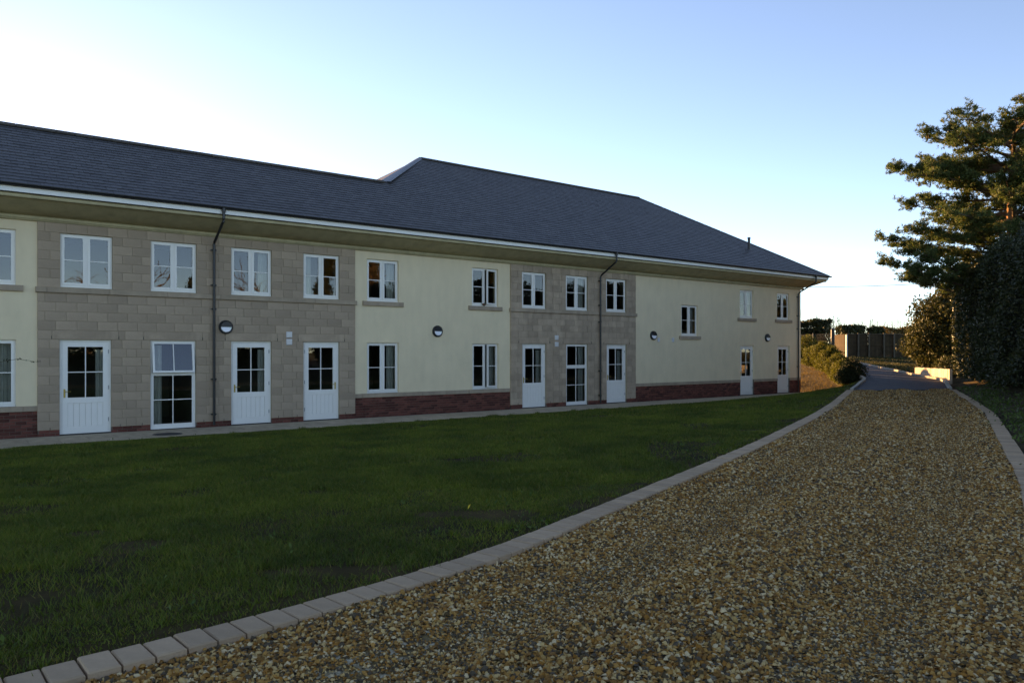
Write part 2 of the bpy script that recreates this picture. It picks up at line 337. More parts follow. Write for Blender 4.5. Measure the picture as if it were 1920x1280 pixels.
# openings: (u centre, z0, width, height, kind, options)
UPW = dict(w=1.13, h=1.31)
OPEN = [
    (33.72, 3.62, 1.13, 1.31, 'casement', dict(sill=1)), (33.72, .75, 1.13, 1.58, 'casement', dict(cur='r')),
    (36.9, 3.62, 1.13, 1.31, 'casement', dict(sill=1)), (36.9, .75, 1.13, 1.58, 'casement', dict()),
    (31.69, 3.62, 1.13, 1.31, 'casement', dict()), (29.67, 3.62, 1.13, 1.31, 'casement', dict()),
    (27.63, 3.62, 1.13, 1.31, 'casement', dict(cur='r')), (25.56, 3.62, 1.13, 1.31, 'casement', dict(cur='l')),
    (31.71, .0, 1.12, 2.34, 'door', dict(cur='r')), (29.68, .0, 1.12, 2.34, 'tall', dict(open=1, cur='l')),
    (27.63, .0, 1.12, 2.34, 'door', dict(cur='r')), (25.56, .0, 1.12, 2.34, 'door', dict(flip=1)),
    (23.51, 3.62, 1.11, 1.31, 'casement', dict(sill=1, cur='r')), (19.57, 3.62, 1.11, 1.31, 'casement', dict(sill=1, open=1)),
    (23.51, .75, 1.11, 1.58, 'casement', dict(cur='r')), (19.55, .75, 1.11, 1.58, 'casement', dict(open=1, cur='r')),
    (17.41, 3.62, 1.13, 1.31, 'casement', dict()), (15.31, 3.62, 1.13, 1.31, 'casement', dict(cur='r')), (13.2, 3.62, 1.13, 1.31, 'casement', dict()),
    (17.40, .0, 1.12, 2.34, 'door', dict(cur='r')), (15.3, .0, 1.12, 2.34, 'tall', dict(cur='r')), (13.17, .0, 1.12, 2.34, 'door', dict(cur='r')),
    (8.65, 2.73, 1.1, 1.34, 'casement', dict(sill=1, cur='r')), (4.53, 3.62, 1.05, 1.31, 'casement', dict(sill=1, cur='r')),
    (1.54, 3.62, 1.05, 1.31, 'casement', dict(sill=1)), (4.48, .0, 1.06, 2.34, 'door', dict(cur='r')), (1.5, .0, 1.04, 2.34, 'door', dict(cur='l')),
]
def rects(u0, u1, z0, z1): return [(o[0]-o[2]/2, o[0]+o[2]/2, o[1], o[1]+o[3]) for o in OPEN if o[0] > u0 and o[0] < u1 and o[1]+o[3] > z0 and o[1] < z1]
def wall_sheet(mb, u0, u1, z0, z1, n, depth):
    """front sheet with rectangular openings and their reveals"""
    rs = rects(u0, u1, z0, z1)
    us = sorted({u0, u1, *[c for r in rs for c in r[:2]]}); zs = sorted({z0, z1, *[min(max(c, z0), z1) for r in rs for c in r[2:]]})
    for a, b in zip(us[:-1], us[1:]):
        for c, d in zip(zs[:-1], zs[1:]):
            mu, mz = (a+b)/2, (c+d)/2
            if any(r[0] < mu < r[1] and r[2] < mz < r[3] for r in rs): continue
            mb.quad((a, n, c), (a, n, d), (b, n, d), (b, n, c))
    for r in rs:
        a, b, c, d = r[0], r[1], max(r[2], z0), min(r[3], z1); e = n-depth
        mb.quad((a, n, c), (a, e, c), (a, e, d), (a, n, d)); mb.quad((b, n, c), (b, n, d), (b, e, d), (b, e, c))
        if r[3] <= z1: mb.quad((a, n, d), (a, e, d), (b, e, d), (b, n, d))
        if r[2] >= z0: mb.quad((a, n, c), (b, n, c), (b, e, c), (a, e, c))
    return mb
for u0, u1 in REND:
    m = wall_sheet(MB(), u0, u1, .74, WTOP+.1, .015, .3); part('rendered_wall', m, 'render')
    m = wall_sheet(MB(), u0, u1, -.3, .74, .0, .3); part('plinth_mortar', m, 'brick_mortar')
for u0, u1 in BAYS:
    m = wall_sheet(MB(), u0, u1, .15, WTOP+.1, .05, .35)
    for uu in (u0, u1): m.quad((uu, .05, .15), (uu, 0, .15), (uu, 0, WTOP+.1), (uu, .05, WTOP+.1))
    part('stone_wall_core', m, 'mortar')
    m = wall_sheet(MB(), u0, u1, -.3, .15, .05, .35)
    for uu in (u0, u1): m.quad((uu, .05, -.3), (uu, 0, -.3), (uu, 0, .15), (uu, .05, .15))
    part('plinth_mortar', m, 'brick_mortar')
# end walls, back wall, floors, rooms
m = MB(); m.box(-.0, .25, -11.5, -.01, .0, WTOP+.4); part('end_wall', m, 'render')
m = MB(); m.box(-.012, -.002, -11.5, .0, -.3, .62); part('end_plinth', m, 'brick')
m = MB(); m.box(0.25, 25, -11.6, -11.35, -.3, 6.4); m.box(25, U_END, -4.95, -4.8, -.3, 6.2); m.box(24.8, 25.0, -11.4, -4.9, -.3, 6.2); m.box(U_END-.2, U_END, -4.8, -.01, -.3, 6.2); part('back_wall', m, 'render')
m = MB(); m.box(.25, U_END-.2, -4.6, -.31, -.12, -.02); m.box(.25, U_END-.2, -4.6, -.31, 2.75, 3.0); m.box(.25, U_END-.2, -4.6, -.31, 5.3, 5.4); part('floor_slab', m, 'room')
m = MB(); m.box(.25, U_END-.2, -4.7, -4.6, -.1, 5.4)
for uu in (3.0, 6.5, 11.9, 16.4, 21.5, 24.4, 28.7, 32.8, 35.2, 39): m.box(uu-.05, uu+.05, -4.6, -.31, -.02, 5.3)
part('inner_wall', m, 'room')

# bricks of the plinth: biggest ones as pieces, the rest joined
def shared(cache, key, fn):
    if key not in cache: cache[key] = fn()
    return cache[key]
brick_cache = {}; n_br = 0; rest = MB()
def brick_runs():
    for (u0, u1, zt, nf) in [(24.49, 32.72, 2, .062), (32.72, 34.2, 8, .012), (18.48, 24.49, 8, .012), (12.09, 18.48, 2, .062), (0, 12.09, 8, .012), (34.2, U_END, 8, .012)]:
        for c in range(zt):
            z0 = .0775*c; rs = rects(u0, u1, z0, z0+.07)
            u = u0-(.1125 if c % 2 else 0)
            while u < u1:
                a, b = max(u, u0), min(u+.2155, u1)
                segs = [(a, b)]
                for r in rs:
                    segs = [s for x in segs for s in ([(x[0], min(x[1], r[0]-.004))] if x[0] < r[0] else [])+([(max(x[0], r[1]+.004), x[1])] if x[1] > r[1] else [])]
                for a2, b2 in segs:
                    if b2-a2 > .03: yield a2, b2, z0, nf
                u += .225
for a, b, z0, nf in brick_runs():
    if n_br < 300:
        L = round(b-a, 3)
        me = shared(brick_cache, L, lambda: MB().box(-L/2, L/2, -.03, 0, 0, .0675, .003).mesh('brick'))
        link('brick', me, 'brick', BLD, ((a+b)/2, nf+RNG.uniform(-.002, .002), z0+.005)); n_br += 1
    else: rest.box(a, b, nf-.03, nf, z0+.005, z0+.0725, .003)
tag(part('brick_courses', rest, 'brick'), kind='stuff')

# stone blocks of the two bays
blk_cache = {}; n_bl = 0; restb = MB()
def courses():
    out = [(.15+.219*i, .15+.219*(i+1), i) for i in range(10)]+[(2.34, 2.565, 'L')]+[(2.565+.22625*i, 2.565+.22625*(i+1), i+1) for i in range(4)]
    out += [(3.6+.2217*i, 3.6+.2217*(i+1), i) for i in range(6)]+[(4.93, 5.16, 'T')]
    return out
for bi, (u0, u1) in enumerate(BAYS):
    for z0, z1, k in courses():
        rs = sorted(rects(u0, u1, z0+.01, z1-.01)); spans = []
        if k == 'L':          # lintel stones over the doors
            cuts = sorted(o[0] for o in OPEN if u0 < o[0] < u1 and o[1] == 0); e = u0
            for c in cuts: spans.append((e, c-.72, 0)); spans.append((c-.72, c+.72, 1)); e = c+.72
            spans.append((e, u1, 0))
        else:
            e = u0
            for r in rs: spans.append((e, r[0], 0)); e = r[1]
            spans.append((e, u1, 0))
        par = (k if isinstance(k, int) else 0) % 2
        for a, b, lint in spans:
            if b-a < .05: continue
            if lint: cuts = [a, b]
            else:
                cuts = [a]; x = a+(.215 if par else .44)
                while x < b-.12: cuts.append(x); x += .45
                if not par and len(rs) and b-a < 1.2: cuts = [a, a+.34, b-.34, b] if b-a > .9 else cuts
                cuts.append(b)
            for p, q in zip(cuts[:-1], cuts[1:]):
                p2, q2 = p+.004, q-.004
                if p == u0: p2 = p-.008
                if q == u1: q2 = q+.008
                L = round(q2-p2, 3); Hh = round(z1-z0-.008, 4)
                if L < .03: continue
                if bi == 0 and n_bl < 300:
                    me = shared(blk_cache, (L, Hh), lambda: MB().box(-L/2, L/2, -.07, 0, 0, Hh, .004).mesh('stone_block'))
                    link('stone_block', me, 'stone', BLD, ((p2+q2)/2, .062+RNG.uniform(-.0015, .0015), z0+.004)); n_bl += 1
                else: restb.box(p2, q2, -.01, .062+RNG.uniform(-.0015, .0015), z0+.004, z0+.004+Hh, .004)
    # string course in long pieces, weep vents
    uu = u0-.05
    while uu < u1+.05:
        e = min(uu+1.35, u1+.05); part('string_course', MB().box(uu+.002, e-.002, -.0, .115, 3.472, 3.598, .006), 'stone_trim'); uu = e
    for o in OPEN:
        if u0 < o[0] < u1 and o[1] == 0:
            for sgn in (-1, 1): part('weep_vent', MB().box(o[0]+sgn*.73-.006, o[0]+sgn*.73+.006, .0, .066, 2.35, 2.43), 'black')
            for sgn in (-1, 1): part('weep_vent', MB().box(o[0]+sgn*.76-.006, o[0]+sgn*.76+.006, .0, .066, .155, .215), 'black')
tag(part('stone_courses', restb, 'stone'), kind='stuff')
for u0, u1 in REND:
    rs = [(r[0]-.0, r[1]+.0) for r in rects(u0, u1, .63, .7)]; e = u0; sp = []
    for r in sorted(rs): sp.append((e, r[0])); e = r[1]
    sp.append((e, u1))
    lows = [o for o in OPEN if u0 < o[0] < u1 and o[1] == .75]
    for a, b in sp:
        x = a
        while x < b-.01:
            y = min(x+.9, b)
            if not any(x < o[0]+.7 and y > o[0]-.7 for o in lows): part('stone_band', MB().box(x+.002, y-.002, -.01, .028, .622, .748, .004), 'stone_trim')
            else:
                for o in lows:
                    if x < o[0]-.7 < y: part('stone_band', MB().box(x+.002, o[0]-.702, -.01, .028, .622, .748, .004), 'stone_trim')
                    if x < o[0]+.7 < y: part('stone_band', MB().box(o[0]+.702, y-.002, -.01, .028, .622, .748, .004), 'stone_trim')
            x = y
    for o in lows: part('window_sill', MB().box(o[0]-.7, o[0]+.7, -.12, .05, .624, .75, .005), 'stone_trim')

# ---- windows and doors
mesh_cache = {}
def cm(key, fn): return shared(mesh_cache, key, lambda: fn().mesh(key[0]))
def curtain_mb(w, h):
    m = MB(); k = max(6, int(w/.025)); n = len(m.v)
    for i in range(k+1):
        x = w*i/k; y = .028*math.sin(i*1.9)+.01*math.sin(i*.7)
        m.v += [(x, y*.7, h), (x, y, 0)]
    for i in range(k): m.f.append((n+2*i, n+2*i+1, n+2*i+3, n+2*i+2))
    return m
def add_curtain(W, w, h, z, side):
    cw = .27; me = cm(('curtain', w, h), lambda: curtain_mb(cw, h))
    o = link('curtain', me, 'curtain', W, (-w/2+.05 if side == 'r' else w/2-.05-cw, -.17, z))
    return o
def sash_set(W, x0, x1, z0, z1, y, bars_h, bars_v, hinge=None, ang=0, tilt=0, fw=.055):
    """one sash ring with glazing bars and panes; may be swung open about its hinge"""
    w, h = x1-x0, z1-z0
    def place(name, me, material):
        if tilt:   # top hung: origin at the top edge
            o = link(name, me, material, W, ((x0+x1)/2, y, z1)); o.rotation_euler = (tilt, 0, 0)
        elif ang:
            hx = x0 if hinge == 'r' else x1
            o = link(name, me, material, W, (hx, y, z0)); o.rotation_euler = (0, 0, ang)
        else: o = link(name, me, material, W, ((x0+x1)/2, y, z0))
        return o
    ox = 0 if not ang else (w/2 if hinge == 'r' else -w/2); oz = -h if tilt else 0
    key = (round(w, 3), round(h, 3), round(ox, 3), round(oz, 3), bars_h, bars_v)
    place('sash', cm(('sash',)+key, lambda: MB().ring(ox-w/2, ox+w/2, oz, oz+h, fw, fw, fw, fw, -.045, .0)), 'white')
    a, b, c, d = ox-w/2+fw, ox+w/2-fw, oz+fw, oz+h-fw; bw = .011
    for i in range(bars_h):
        zz = c+(d-c)*(i+1)/(bars_h+1)
        place('glazing_bar', cm(('glazing_bar', 'h', i)+key, lambda: MB().box(a, b, -.034, -.008, zz-bw, zz+bw)), 'white')
    for i in range(bars_v):
        xx = a+(b-a)*(i+1)/(bars_v+1)
        place('glazing_bar', cm(('glazing_bar', 'v', i)+key, lambda: MB().box(xx-bw, xx+bw, -.033, -.007, c, d)), 'white')
    for i in range(bars_h+1):
        for j in range(bars_v+1):
            za, zb = c+(d-c)*i/(bars_h+1), c+(d-c)*(i+1)/(bars_h+1); xa, xb = a+(b-a)*j/(bars_v+1), a+(b-a)*(j+1)/(bars_v+1)
            p = place('pane', cm(('pane', i, j)+key, lambda: MB().quad((xa, -.022, za), (xa, -.022, zb), (xb, -.022, zb), (xb, -.022, za))), 'glass')
            if not ang and not tilt: p.rotation_euler = (RNG.normal(0, .004), 0, RNG.normal(0, .004))
for (uc, z0, w, h, kind, op) in OPEN:
    inbay = any(a < uc < b for a, b in BAYS); nf = (.06 if inbay else .015)-.075
    nm = {'casement': 'window', 'tall': 'window', 'door': 'door'}[kind]
    W = empty(nm, (uc, nf, z0), 0, BLD)
    if kind == 'casement':
        fr = cm(('window_frame', w, h), lambda: MB().ring(-w/2, w/2, 0, h, .04, .04, .065, .04, -.07, .0).box(-.03, .03, -.07, -.001, .065, h-.04).box(-w/2+.005, w/2-.005, 0, .022, .002, .04))
        link('window_frame', fr, 'white', W)
        for sd in ('r', 'l'):
            xa, xb = (-w/2+.036, -.024) if sd == 'r' else (.024, w/2-.036)
            opn = op.get('open') and sd == 'r'
            sash_set(W, xa, xb, .06, h-.036, .016, 1, 0, 'r', R(14) if opn else 0)
        if op.get('cur'): add_curtain(W, w, h-.1, .05, op['cur'])
        if op.get('sill'): part('window_sill', MB().box(uc-.71, uc+.71, -.1, .075, z0-.145, z0-.004, .006), 'stone_trim')
    elif kind == 'tall':
        fr = cm(('window_frame', 't', w, h), lambda: MB().ring(-w/2, w/2, 0.02, h, .05, .05, .1, .045, -.07, .0).box(-w/2+.05, w/2-.05, -.07, -.001, 1.44, 1.5).box(-w/2+.004, w/2-.004, 0, .02, .022, .06))
        link('window_frame', fr, 'white', W)
        sash_set(W, -w/2+.045, w/2-.045, 1.49, h-.04, .016, 0, 1, tilt=R(9) if op.get('open') else 0, fw=.05)
        sash_set(W, -w/2+.045, w/2-.045, .11, 1.455, .002, 1, 1, fw=.04)
        if op.get('cur'): add_curtain(W, w, h-.2, .08, op['cur'])
    else:
        s = -1 if op.get('flip') else 1     # +1: handle on the +x (picture left) side
        fr = cm(('door_frame', w, h), lambda: MB().ring(-w/2, w/2, 0, h, .055, .055, .001, .05, -.08, .0))
        link('door_frame', fr, 'white', W)
        link('threshold', cm(('threshold', w), lambda: MB().box(-w/2, w/2, -.1, .03, -.01, .03)), 'iron', W)
        lw = w/2-.058; g0, g1, st = .915, 2.165, .118
        def leaf():
            m = MB(); m.box(-lw, -lw+st, -.05, .004, .032, h-.053); m.box(lw-st, lw, -.05, .004, .032, h-.053)
            m.box(-lw+st, lw-st, -.05, .003, g1, h-.053); m.box(-lw+st, lw-st, -.05, .003, .78, g0); m.box(-lw+st, lw-st, -.05, .003, .032, .2)
            m.box(-.011, .011, -.04, .001, g0, g1); m.box(-lw+st, lw-st, -.04, .0, (g0+g1)/2-.011, (g0+g1)/2+.011); return m
        link('door_leaf', cm(('door_leaf', w, h), leaf), 'white', W)
        bw = (2*lw-2*st)/6
        for i in range(6): link('panel_board', cm(('panel_board', w), lambda: MB().box(.0015, bw-.0015, -.03, -.01, .2, .78, .005)), 'white', W, (-lw+st+i*bw, 0, 0))
        for i in range(2):
            for j in range(2):
                za, zb = g0+(g1-g0)*i/2, g0+(g1-g0)*(i+1)/2; xa, xb = (-lw+st, 0) if j == 0 else (0, lw-st)
                p = link('pane', cm(('pane', 'd', i, j, w), lambda: MB().quad((xa, -.022, za), (xa, -.022, zb), (xb, -.022, zb), (xb, -.022, za))), 'glass', W)
        hx = s*(lw-.05)
        def handle(): return MB().box(-.02, .02, .004, .014, .92, 1.13, .004).tube([(0, .01, 1.07), (0, .05, 1.07), (-.02*s, .06, 1.07), (-.13*s, .058, 1.068)], .009, 8)
        link('door_handle', cm(('door_handle', s), handle), 'brass', W, (hx, 0, 0))
        for zz in (.35, 1.15, 2.05): link('hinge', cm(('hinge',), lambda: MB().tube([(0, .008, -.05), (0, .008, .05)], .011, 8)), 'steel', W, (-s*(lw+.004), 0, zz))
        if op.get('cur'): add_curtain(W, w, 2.0, .1, op['cur'])

# ---- cornice, fascia, gutter, roof
prof = [(.015, 5.16), (.075, 5.165), (.095, 5.19), (.12, 5.215), (.125, 5.255), (.10, 5.275), (.13, 5.285)]
for i in range(9):
    t = i/8; prof.append((.16+.66*t, 5.29+.27*(t**1.35)))
prof += [(.86, 5.55), (.885, 5.555), (.9, 5.585), (.895, 5.62), (.93, 5.635)]
def sweep(prof, name, material):
    m = MB(); k = len(prof)
    for st in range(4):
        for n_, z in prof:
            m.v.append([(U_END, n_, z), (22.0, n_, z), (-n_, n_, z), (-n_, -11.5, z)][st])
    for st in range(3):
        for i in range(k-1): m.f.append((st*k+i, st*k+i+1, (st+1)*k+i+1, (st+1)*k+i))
    return part(name, m, material)
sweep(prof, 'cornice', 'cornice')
sweep([(.93, 5.655), (.965, 5.655), (.965, 5.775), (.93, 5.775)], 'fascia_board', 'white_fascia')
sweep([(.925, 5.635), (.932, 5.66), (.935, 5.80), (.93, 5.82)], 'fascia_backing', 'black')
gp = [(1.03+.062*math.cos(a), 5.835+.062*math.sin(a)) for a in [math.pi*(1+i/10) for i in range(11)]]
gp = gp+[(1.085, 5.84)]+[(1.03+.055*math.cos(a), 5.838+.055*math.sin(a)) for a in [math.pi*(2-i/10) for i in range(11)]]
sweep(gp, 'gutter', 'black')
NE, ZE, SL = 1.0, 5.85, .6237
RH = (-5.75, ZE+6.75*SL); NL = -2.45; ZL = ZE+(NE-NL)*SL; UH0, UH1 = 5.75, 18.8; UL = UH1+(NL-RH[0])
pl = MB()
zf = lambda n: ZE+(NE-n)*SL-.012
pl.f.append(tuple(range(5))); pl.v += [(-1, NE, zf(NE)), (UH0, RH[0], zf(RH[0])), (UH1, RH[0], zf(RH[0])), (UL, NL, zf(NL)), (UL, NE, zf(NE))]
pl.quad((UL, NE, zf(NE)), (UL, NL, zf(NL)), (U_END+.3, NL, zf(NL)), (U_END+.3, NE, zf(NE)))
pl.quad((-1, NE, ZE-.012), (-1, -12.5, ZE-.012), (UH0, RH[0], RH[1]-.012), (UH0, RH[0], RH[1]-.012))
part('roof_deck', pl, 'slate')
pb = MB()
pb.quad((UH0, RH[0], RH[1]-.01), (-1, -12.5, ZE), (25.55, -12.5, ZE), (UH1, RH[0], RH[1]-.01))
pb.quad((UH1, RH[0], RH[1]-.01), (25.55, -12.5, ZE), (25.55, -5.9, ZE), (UL, NL, ZL-.01))
pb.quad((UL, NL, ZL-.01), (25.55, -5.9, ZE), (U_END+.3, -5.9, ZE), (U_END+.3, NL, ZL-.01))
pb.v += [(U_END+.28, NE, ZE-.02), (U_END+.28, NL, ZL-.02), (U_END+.28, -5.9, ZE-.02)]; pb.f.append((12, 13, 14))
part('back_roof', pb, 'slate')
# slates
cosl = math.cos(math.atan(SL)); sinl = math.sin(math.atan(SL)); GA, SW = .2, .25
def slates(toP, lim, rows, right=False):
    out = []
    for k in range(rows):
        d0, d1 = k*GA-.015, (k+1)*GA+.02
        a0, b0 = lim(max(d0, 0)); a1, b1 = lim(d1)
        u = math.floor(min(a0, a1)/SW)*SW-(SW/2 if k % 2 else 0)
        while u < max(b0, b1):
            p, q = u+.003, u+SW-.003; u += SW
            c = [min(max(p, a0), b0), min(max(q, a0), b0), min(max(q, a1), b1), min(max(p, a1), b1)]
            if c[1]-c[0] < .02 and c[2]-c[3] < .02: continue
            j = RNG.uniform(-.003, .003, 2); t0 = .019+RNG.uniform(0, .005)
            vs = [toP(c[0], d0+j[0], t0), toP(c[1], d0+j[1], t0), toP(c[2], d1, .006), toP(c[3], d1, .006), toP(c[0], d0+j[0], .0), toP(c[1], d0+j[1], .0)]
            out.append((vs, (k, u)))
    return out
def toP_front(u, d, t): return (u, NE-d*cosl+t*sinl, ZE+d*sinl+t*cosl-.012)
def lim_front(d):
    n = NE-d*cosl; lo = -1+(NE-n)
    hi = U_END+.3 if n >= NL else UH1+(n-RH[0])
    return lo, max(hi, lo)
nrow = int((NE-RH[0])/cosl/GA)+1
S = slates(toP_front, lambda d: lim_front(min(d, (NE-RH[0])/cosl)), nrow)
SF = [(0, 1, 2, 3), (4, 5, 1, 0), (4, 0, 3), (1, 5, 2)]
near = sorted([s for s in S if s[1][1] < 34.5], key=lambda s: -(s[1][1]-.55*s[1][0]*GA*3))[:300]; near_ids = {id(s) for s in near}
slate_cache = {}
for s in near:
    v = np.array(s[0]); o = v[0].copy(); key = tuple(np.round(v-o, 2).ravel())
    me = shared(slate_cache, key, lambda: make_mesh('slate', v-o, SF)); link('slate', me, 'slate', BLD, tuple(o))
rs_ = MB()
def toP_side(a, d, t): return (-1+d*cosl-t*sinl, a, ZE+d*sinl+t*cosl-.012)
S2 = slates(toP_side, lambda d: (-12.5+min(d, 8)*cosl, 1-min(d, 8)*cosl), nrow)
for s in S:
    if id(s) in near_ids: continue
    n = len(rs_.v); rs_.v += s[0]; rs_.f += [tuple(n+i for i in f) for f in SF]
for s in S2:
    n = len(rs_.v); rs_.v += s[0]; rs_.f += [tuple(n+i for i in f)[::-1] for f in SF]
tag(part('slate_courses', rs_, 'slate'), kind='stuff')
# ridge and hip tiles
def cap_tile(L, w=.15, drop=.09):
    m = MB(); pr = [(-w, -drop), (-w*.45, -.012), (0, .012), (w*.45, -.012), (w, -drop)]
    for x in (0, L):
        for a, b in pr: m.v.append((x, a, b))
        for a, b in pr: m.v.append((x, a*.9, b-.02))
    for i in range(4): m.f += [(i, i+1, 11+i-0, 10+i)]
    m.f += [(0, 5, 6, 1), (1, 6, 7, 2), (2, 7, 8, 3), (3, 8, 9, 4), (10, 11, 16, 15), (11, 12, 17, 16), (12, 13, 18, 17), (13, 14, 19, 18), (0, 10, 15, 5), (4, 9, 19, 14)]
    return m
rt = cap_tile(.44).mesh('ridge_tile')
def run_tiles(name, A, B, material='ridge', me=rt, step=.45):
    A = Vector(A); B = Vector(B); d = (B-A).normalized(); n = int((B-A).length/step); side = Vector((0, 0, 1)).cross(d).normalized(); up = d.cross(side)
    rot = Matrix((d, side, up)).transposed().to_euler()
    for i in range(n):
        o = link(name, me, material, BLD, tuple(A+d*i*step)); o.rotation_euler = rot
run_tiles('ridge_tile', (UL+.1, NL, ZL+.045), (U_END+.3, NL, ZL+.045))
run_tiles('ridge_tile', (UH0-.05, RH[0], RH[1]+.045), (UH1+.1, RH[0], RH[1]+.045))
ht = cap_tile(.44, .11, .055).mesh('hip_tile')
run_tiles('hip_tile', (-1, 1, ZE+.02), (UH0, RH[0], RH[1]+.03), 'slate', ht)
m = MB(); hd = Vector((UL-UH1, NL-RH[0], ZL-RH[1])).normalized(); sv = Vector((1, -1, 0)).normalized()
A = Vector((UH1, RH[0], RH[1]+.05)); B = Vector((UL, NL, ZL+.04)); 
m.quad(tuple(A), tuple(B), tuple(B+Vector((-.12, .12, -.0))+Vector((0, 0, -.01))), tuple(A+Vector((-.17, .0, -.03))))
m.quad(tuple(A), tuple(A+Vector((.1, -.16, -.06))), tuple(B+Vector((.25, -.28, -.06))), tuple(B))
m.quad(tuple(A), tuple(B), tuple(B+Vector((0, 0, -.05))), tuple(A+Vector((0, 0, -.05))))
part('lead_hip', m, 'lead')
m = MB(); m.tube([(2.9, -1.0, 6.9), (2.9, -1.0, 7.62)], .06, 12); m.tube([(2.9, -1.0, 7.6), (2.9, -1.0, 7.68)], .075, 12); part('vent_pipe', m, 'black')
# rainwater pipes
for uu, nw in ((28.68, .062), (14.17, .062), (.3, .015)):
    pts = [(uu, 1.03, 5.79), (uu, 1.03, 5.52), (uu, 1.0, 5.46), (uu, nw+.12, 5.02), (uu, nw+.06, 4.95), (uu, nw+.06, .06)]
    nq = nw+(.098 if nw > .05 else .06); pts[3:] = [(uu, nq+.06, 5.02), (uu, nq, 4.95), (uu, nq, .06)]
    o = part('downpipe', MB().tube(pts, .036, 12), 'black')
    for zz in (4.8, 3.85, 3.2, 1.3, .35): link('pipe_bracket', cm(('pipe_bracket',), lambda: MB().tube([(0, 0, -.025), (0, 0, .025)], .047, 12).box(-.075, .075, -.058, -.03, -.018, .018)), 'black', BLD, (uu, nq, zz))
    part('gutter_outlet', MB().tube([(uu, 1.03, 5.70), (uu, 1.03, 5.82)], .052, 12), 'black')
# small wall fittings
for uu, zz, nn in ((26.56, 2.535, .062), (26.56, 2.325, .062), (16.35, 2.57, .062), (16.35, 2.32, .062)):
    v = part('vent_cover', MB().box(uu-.085, uu+.085, nn, nn+.03, zz-.085, zz+.085, .01), 'grey_pl')
    for i in range(4): link('louvre', cm(('louvre',), lambda: MB().box(-.065, .065, 0, .012, -.008, .008, .003)), 'white', BLD, (uu, nn+.029, zz-.05+.033*i))
for uu, zz in ((10.68, 2.55), (9.77, 2.55)): part('cable_box', MB().box(uu-.06, uu+.06, .015, .06, zz-.085, zz+.085, .008), 'grey_pl')
BM = Matrix.Translation((CX, CY, 0)) @ Matrix.Rotation(math.atan2(-.608, -.794), 4, 'Z')
for uu, nn, lab in ((28.35, .062, 'round black eyelid wall light on the stone wall beside the downpipe'),
                    (21.52, .015, 'round black eyelid wall light on cream render between two window columns'),
                    (11.0, .015, 'round black eyelid wall light beside a small white cable box'),
                    (2.9, .015, 'round black eyelid wall light above and between the two narrow end doors')):
    w = BM @ Vector((uu, nn, 2.72)); L = empty('wall_light', w, math.atan2(-.608, -.794))
    tag(L, lab, 'wall light', 'eyelid bulkhead lights on the facade')
    link('lamp_body', cm(('lamp_body',), lambda: MB().disc((0, 0), .19, 0, .05, 32).disc((0, 0), .185, .05, .025, 32, rim=.02)), 'black', L)
    link('lamp_lens', cm(('lamp_lens',), lambda: MB().disc((0, 0), .15, .06, .03, 24, math.pi, 2*math.pi, rim=.02)), 'lens', L)
    link('lamp_hood', cm(('lamp_hood',), lambda: MB().disc((0, .0), .165, .07, .03, 24, 0, math.pi, rim=.02)), 'black', L)
    link('indicator', cm(('indicator',), lambda: MB().box(-.108, -.09, .088, .094, -.035, -.02)), mat('led_green', (.1, .9, .3), .3) if 'led_green' not in bpy.data.materials else bpy.data.materials['led_green'], L)
w = BM @ Vector((19.62, .02, 3.62)); fl = empty('flower_ornament', w); tag(fl, 'small red flower ornament with green leaves on the open window sill', 'ornament')
m = MB()
for i in range(7): a = i*.9; m.tube([(0.0, 0, .03), (.035*math.cos(a), .035*math.sin(a), .05+.02*(i % 3)), (.06*math.cos(a), .06*math.sin(a), .04+.03*(i % 3))], [.012, .028, .004], 6)
m.build('petals', 'red', fl)
m = MB()
for i in range(4): a = 1+i*1.3; m.tube([(0, 0, .0), (.07*math.cos(a), .05*math.sin(a), .07), (.1*math.cos(a), .07*math.sin(a), .11)], [.006, .022, .003], 5)
m.build('leaves', 'green', fl)

# ---------------------------------------------------------------- paving along the wall
path = empty('path', (CX, CY, 0), math.atan2(-.608, -.794)); tag(path, kind='structure')
slab_me = {}
sizes = [(.0, .6), (.6, 1.2), (1.2, 1.8)]
uu = -2.4; r_ = 0
while uu < 41:
    for k, (a, b) in enumerate(sizes):
        if uu > 33.2 and k > 0: continue
        me = shared(slab_me, k, lambda: MB().box(.004, .596, .066+a, .066+b-.006, -.06, .0).mesh('paving_slab'))
        link('paving_slab', me, 'slab', path, (uu, 0, .004+RNG.uniform(-.003, .003)))
    uu += .6
u_ = -2.4
m = MB(); m.box(-2.4, 33.2, .02, 1.86, -.1, -.012); m.box(33.2, 41, .02, .66, -.1, -.012); link('path_bed', m.mesh('path_bed'), 'soil', path)
mh = BM @ Vector((30.1, 1.25, .006)); mc = empty('manhole_cover', mh); tag(mc, 'dark round inspection cover set in the paving below the tall window', 'manhole cover')
m = MB().tube([(0, 0, -.03), (0, 0, .006)], .3, 28); m.build('cover_plate', 'iron', mc); MB().tube([(0, 0, -.03), (0, 0, .003)], .34, 28).build('cover_rim', 'iron', mc)

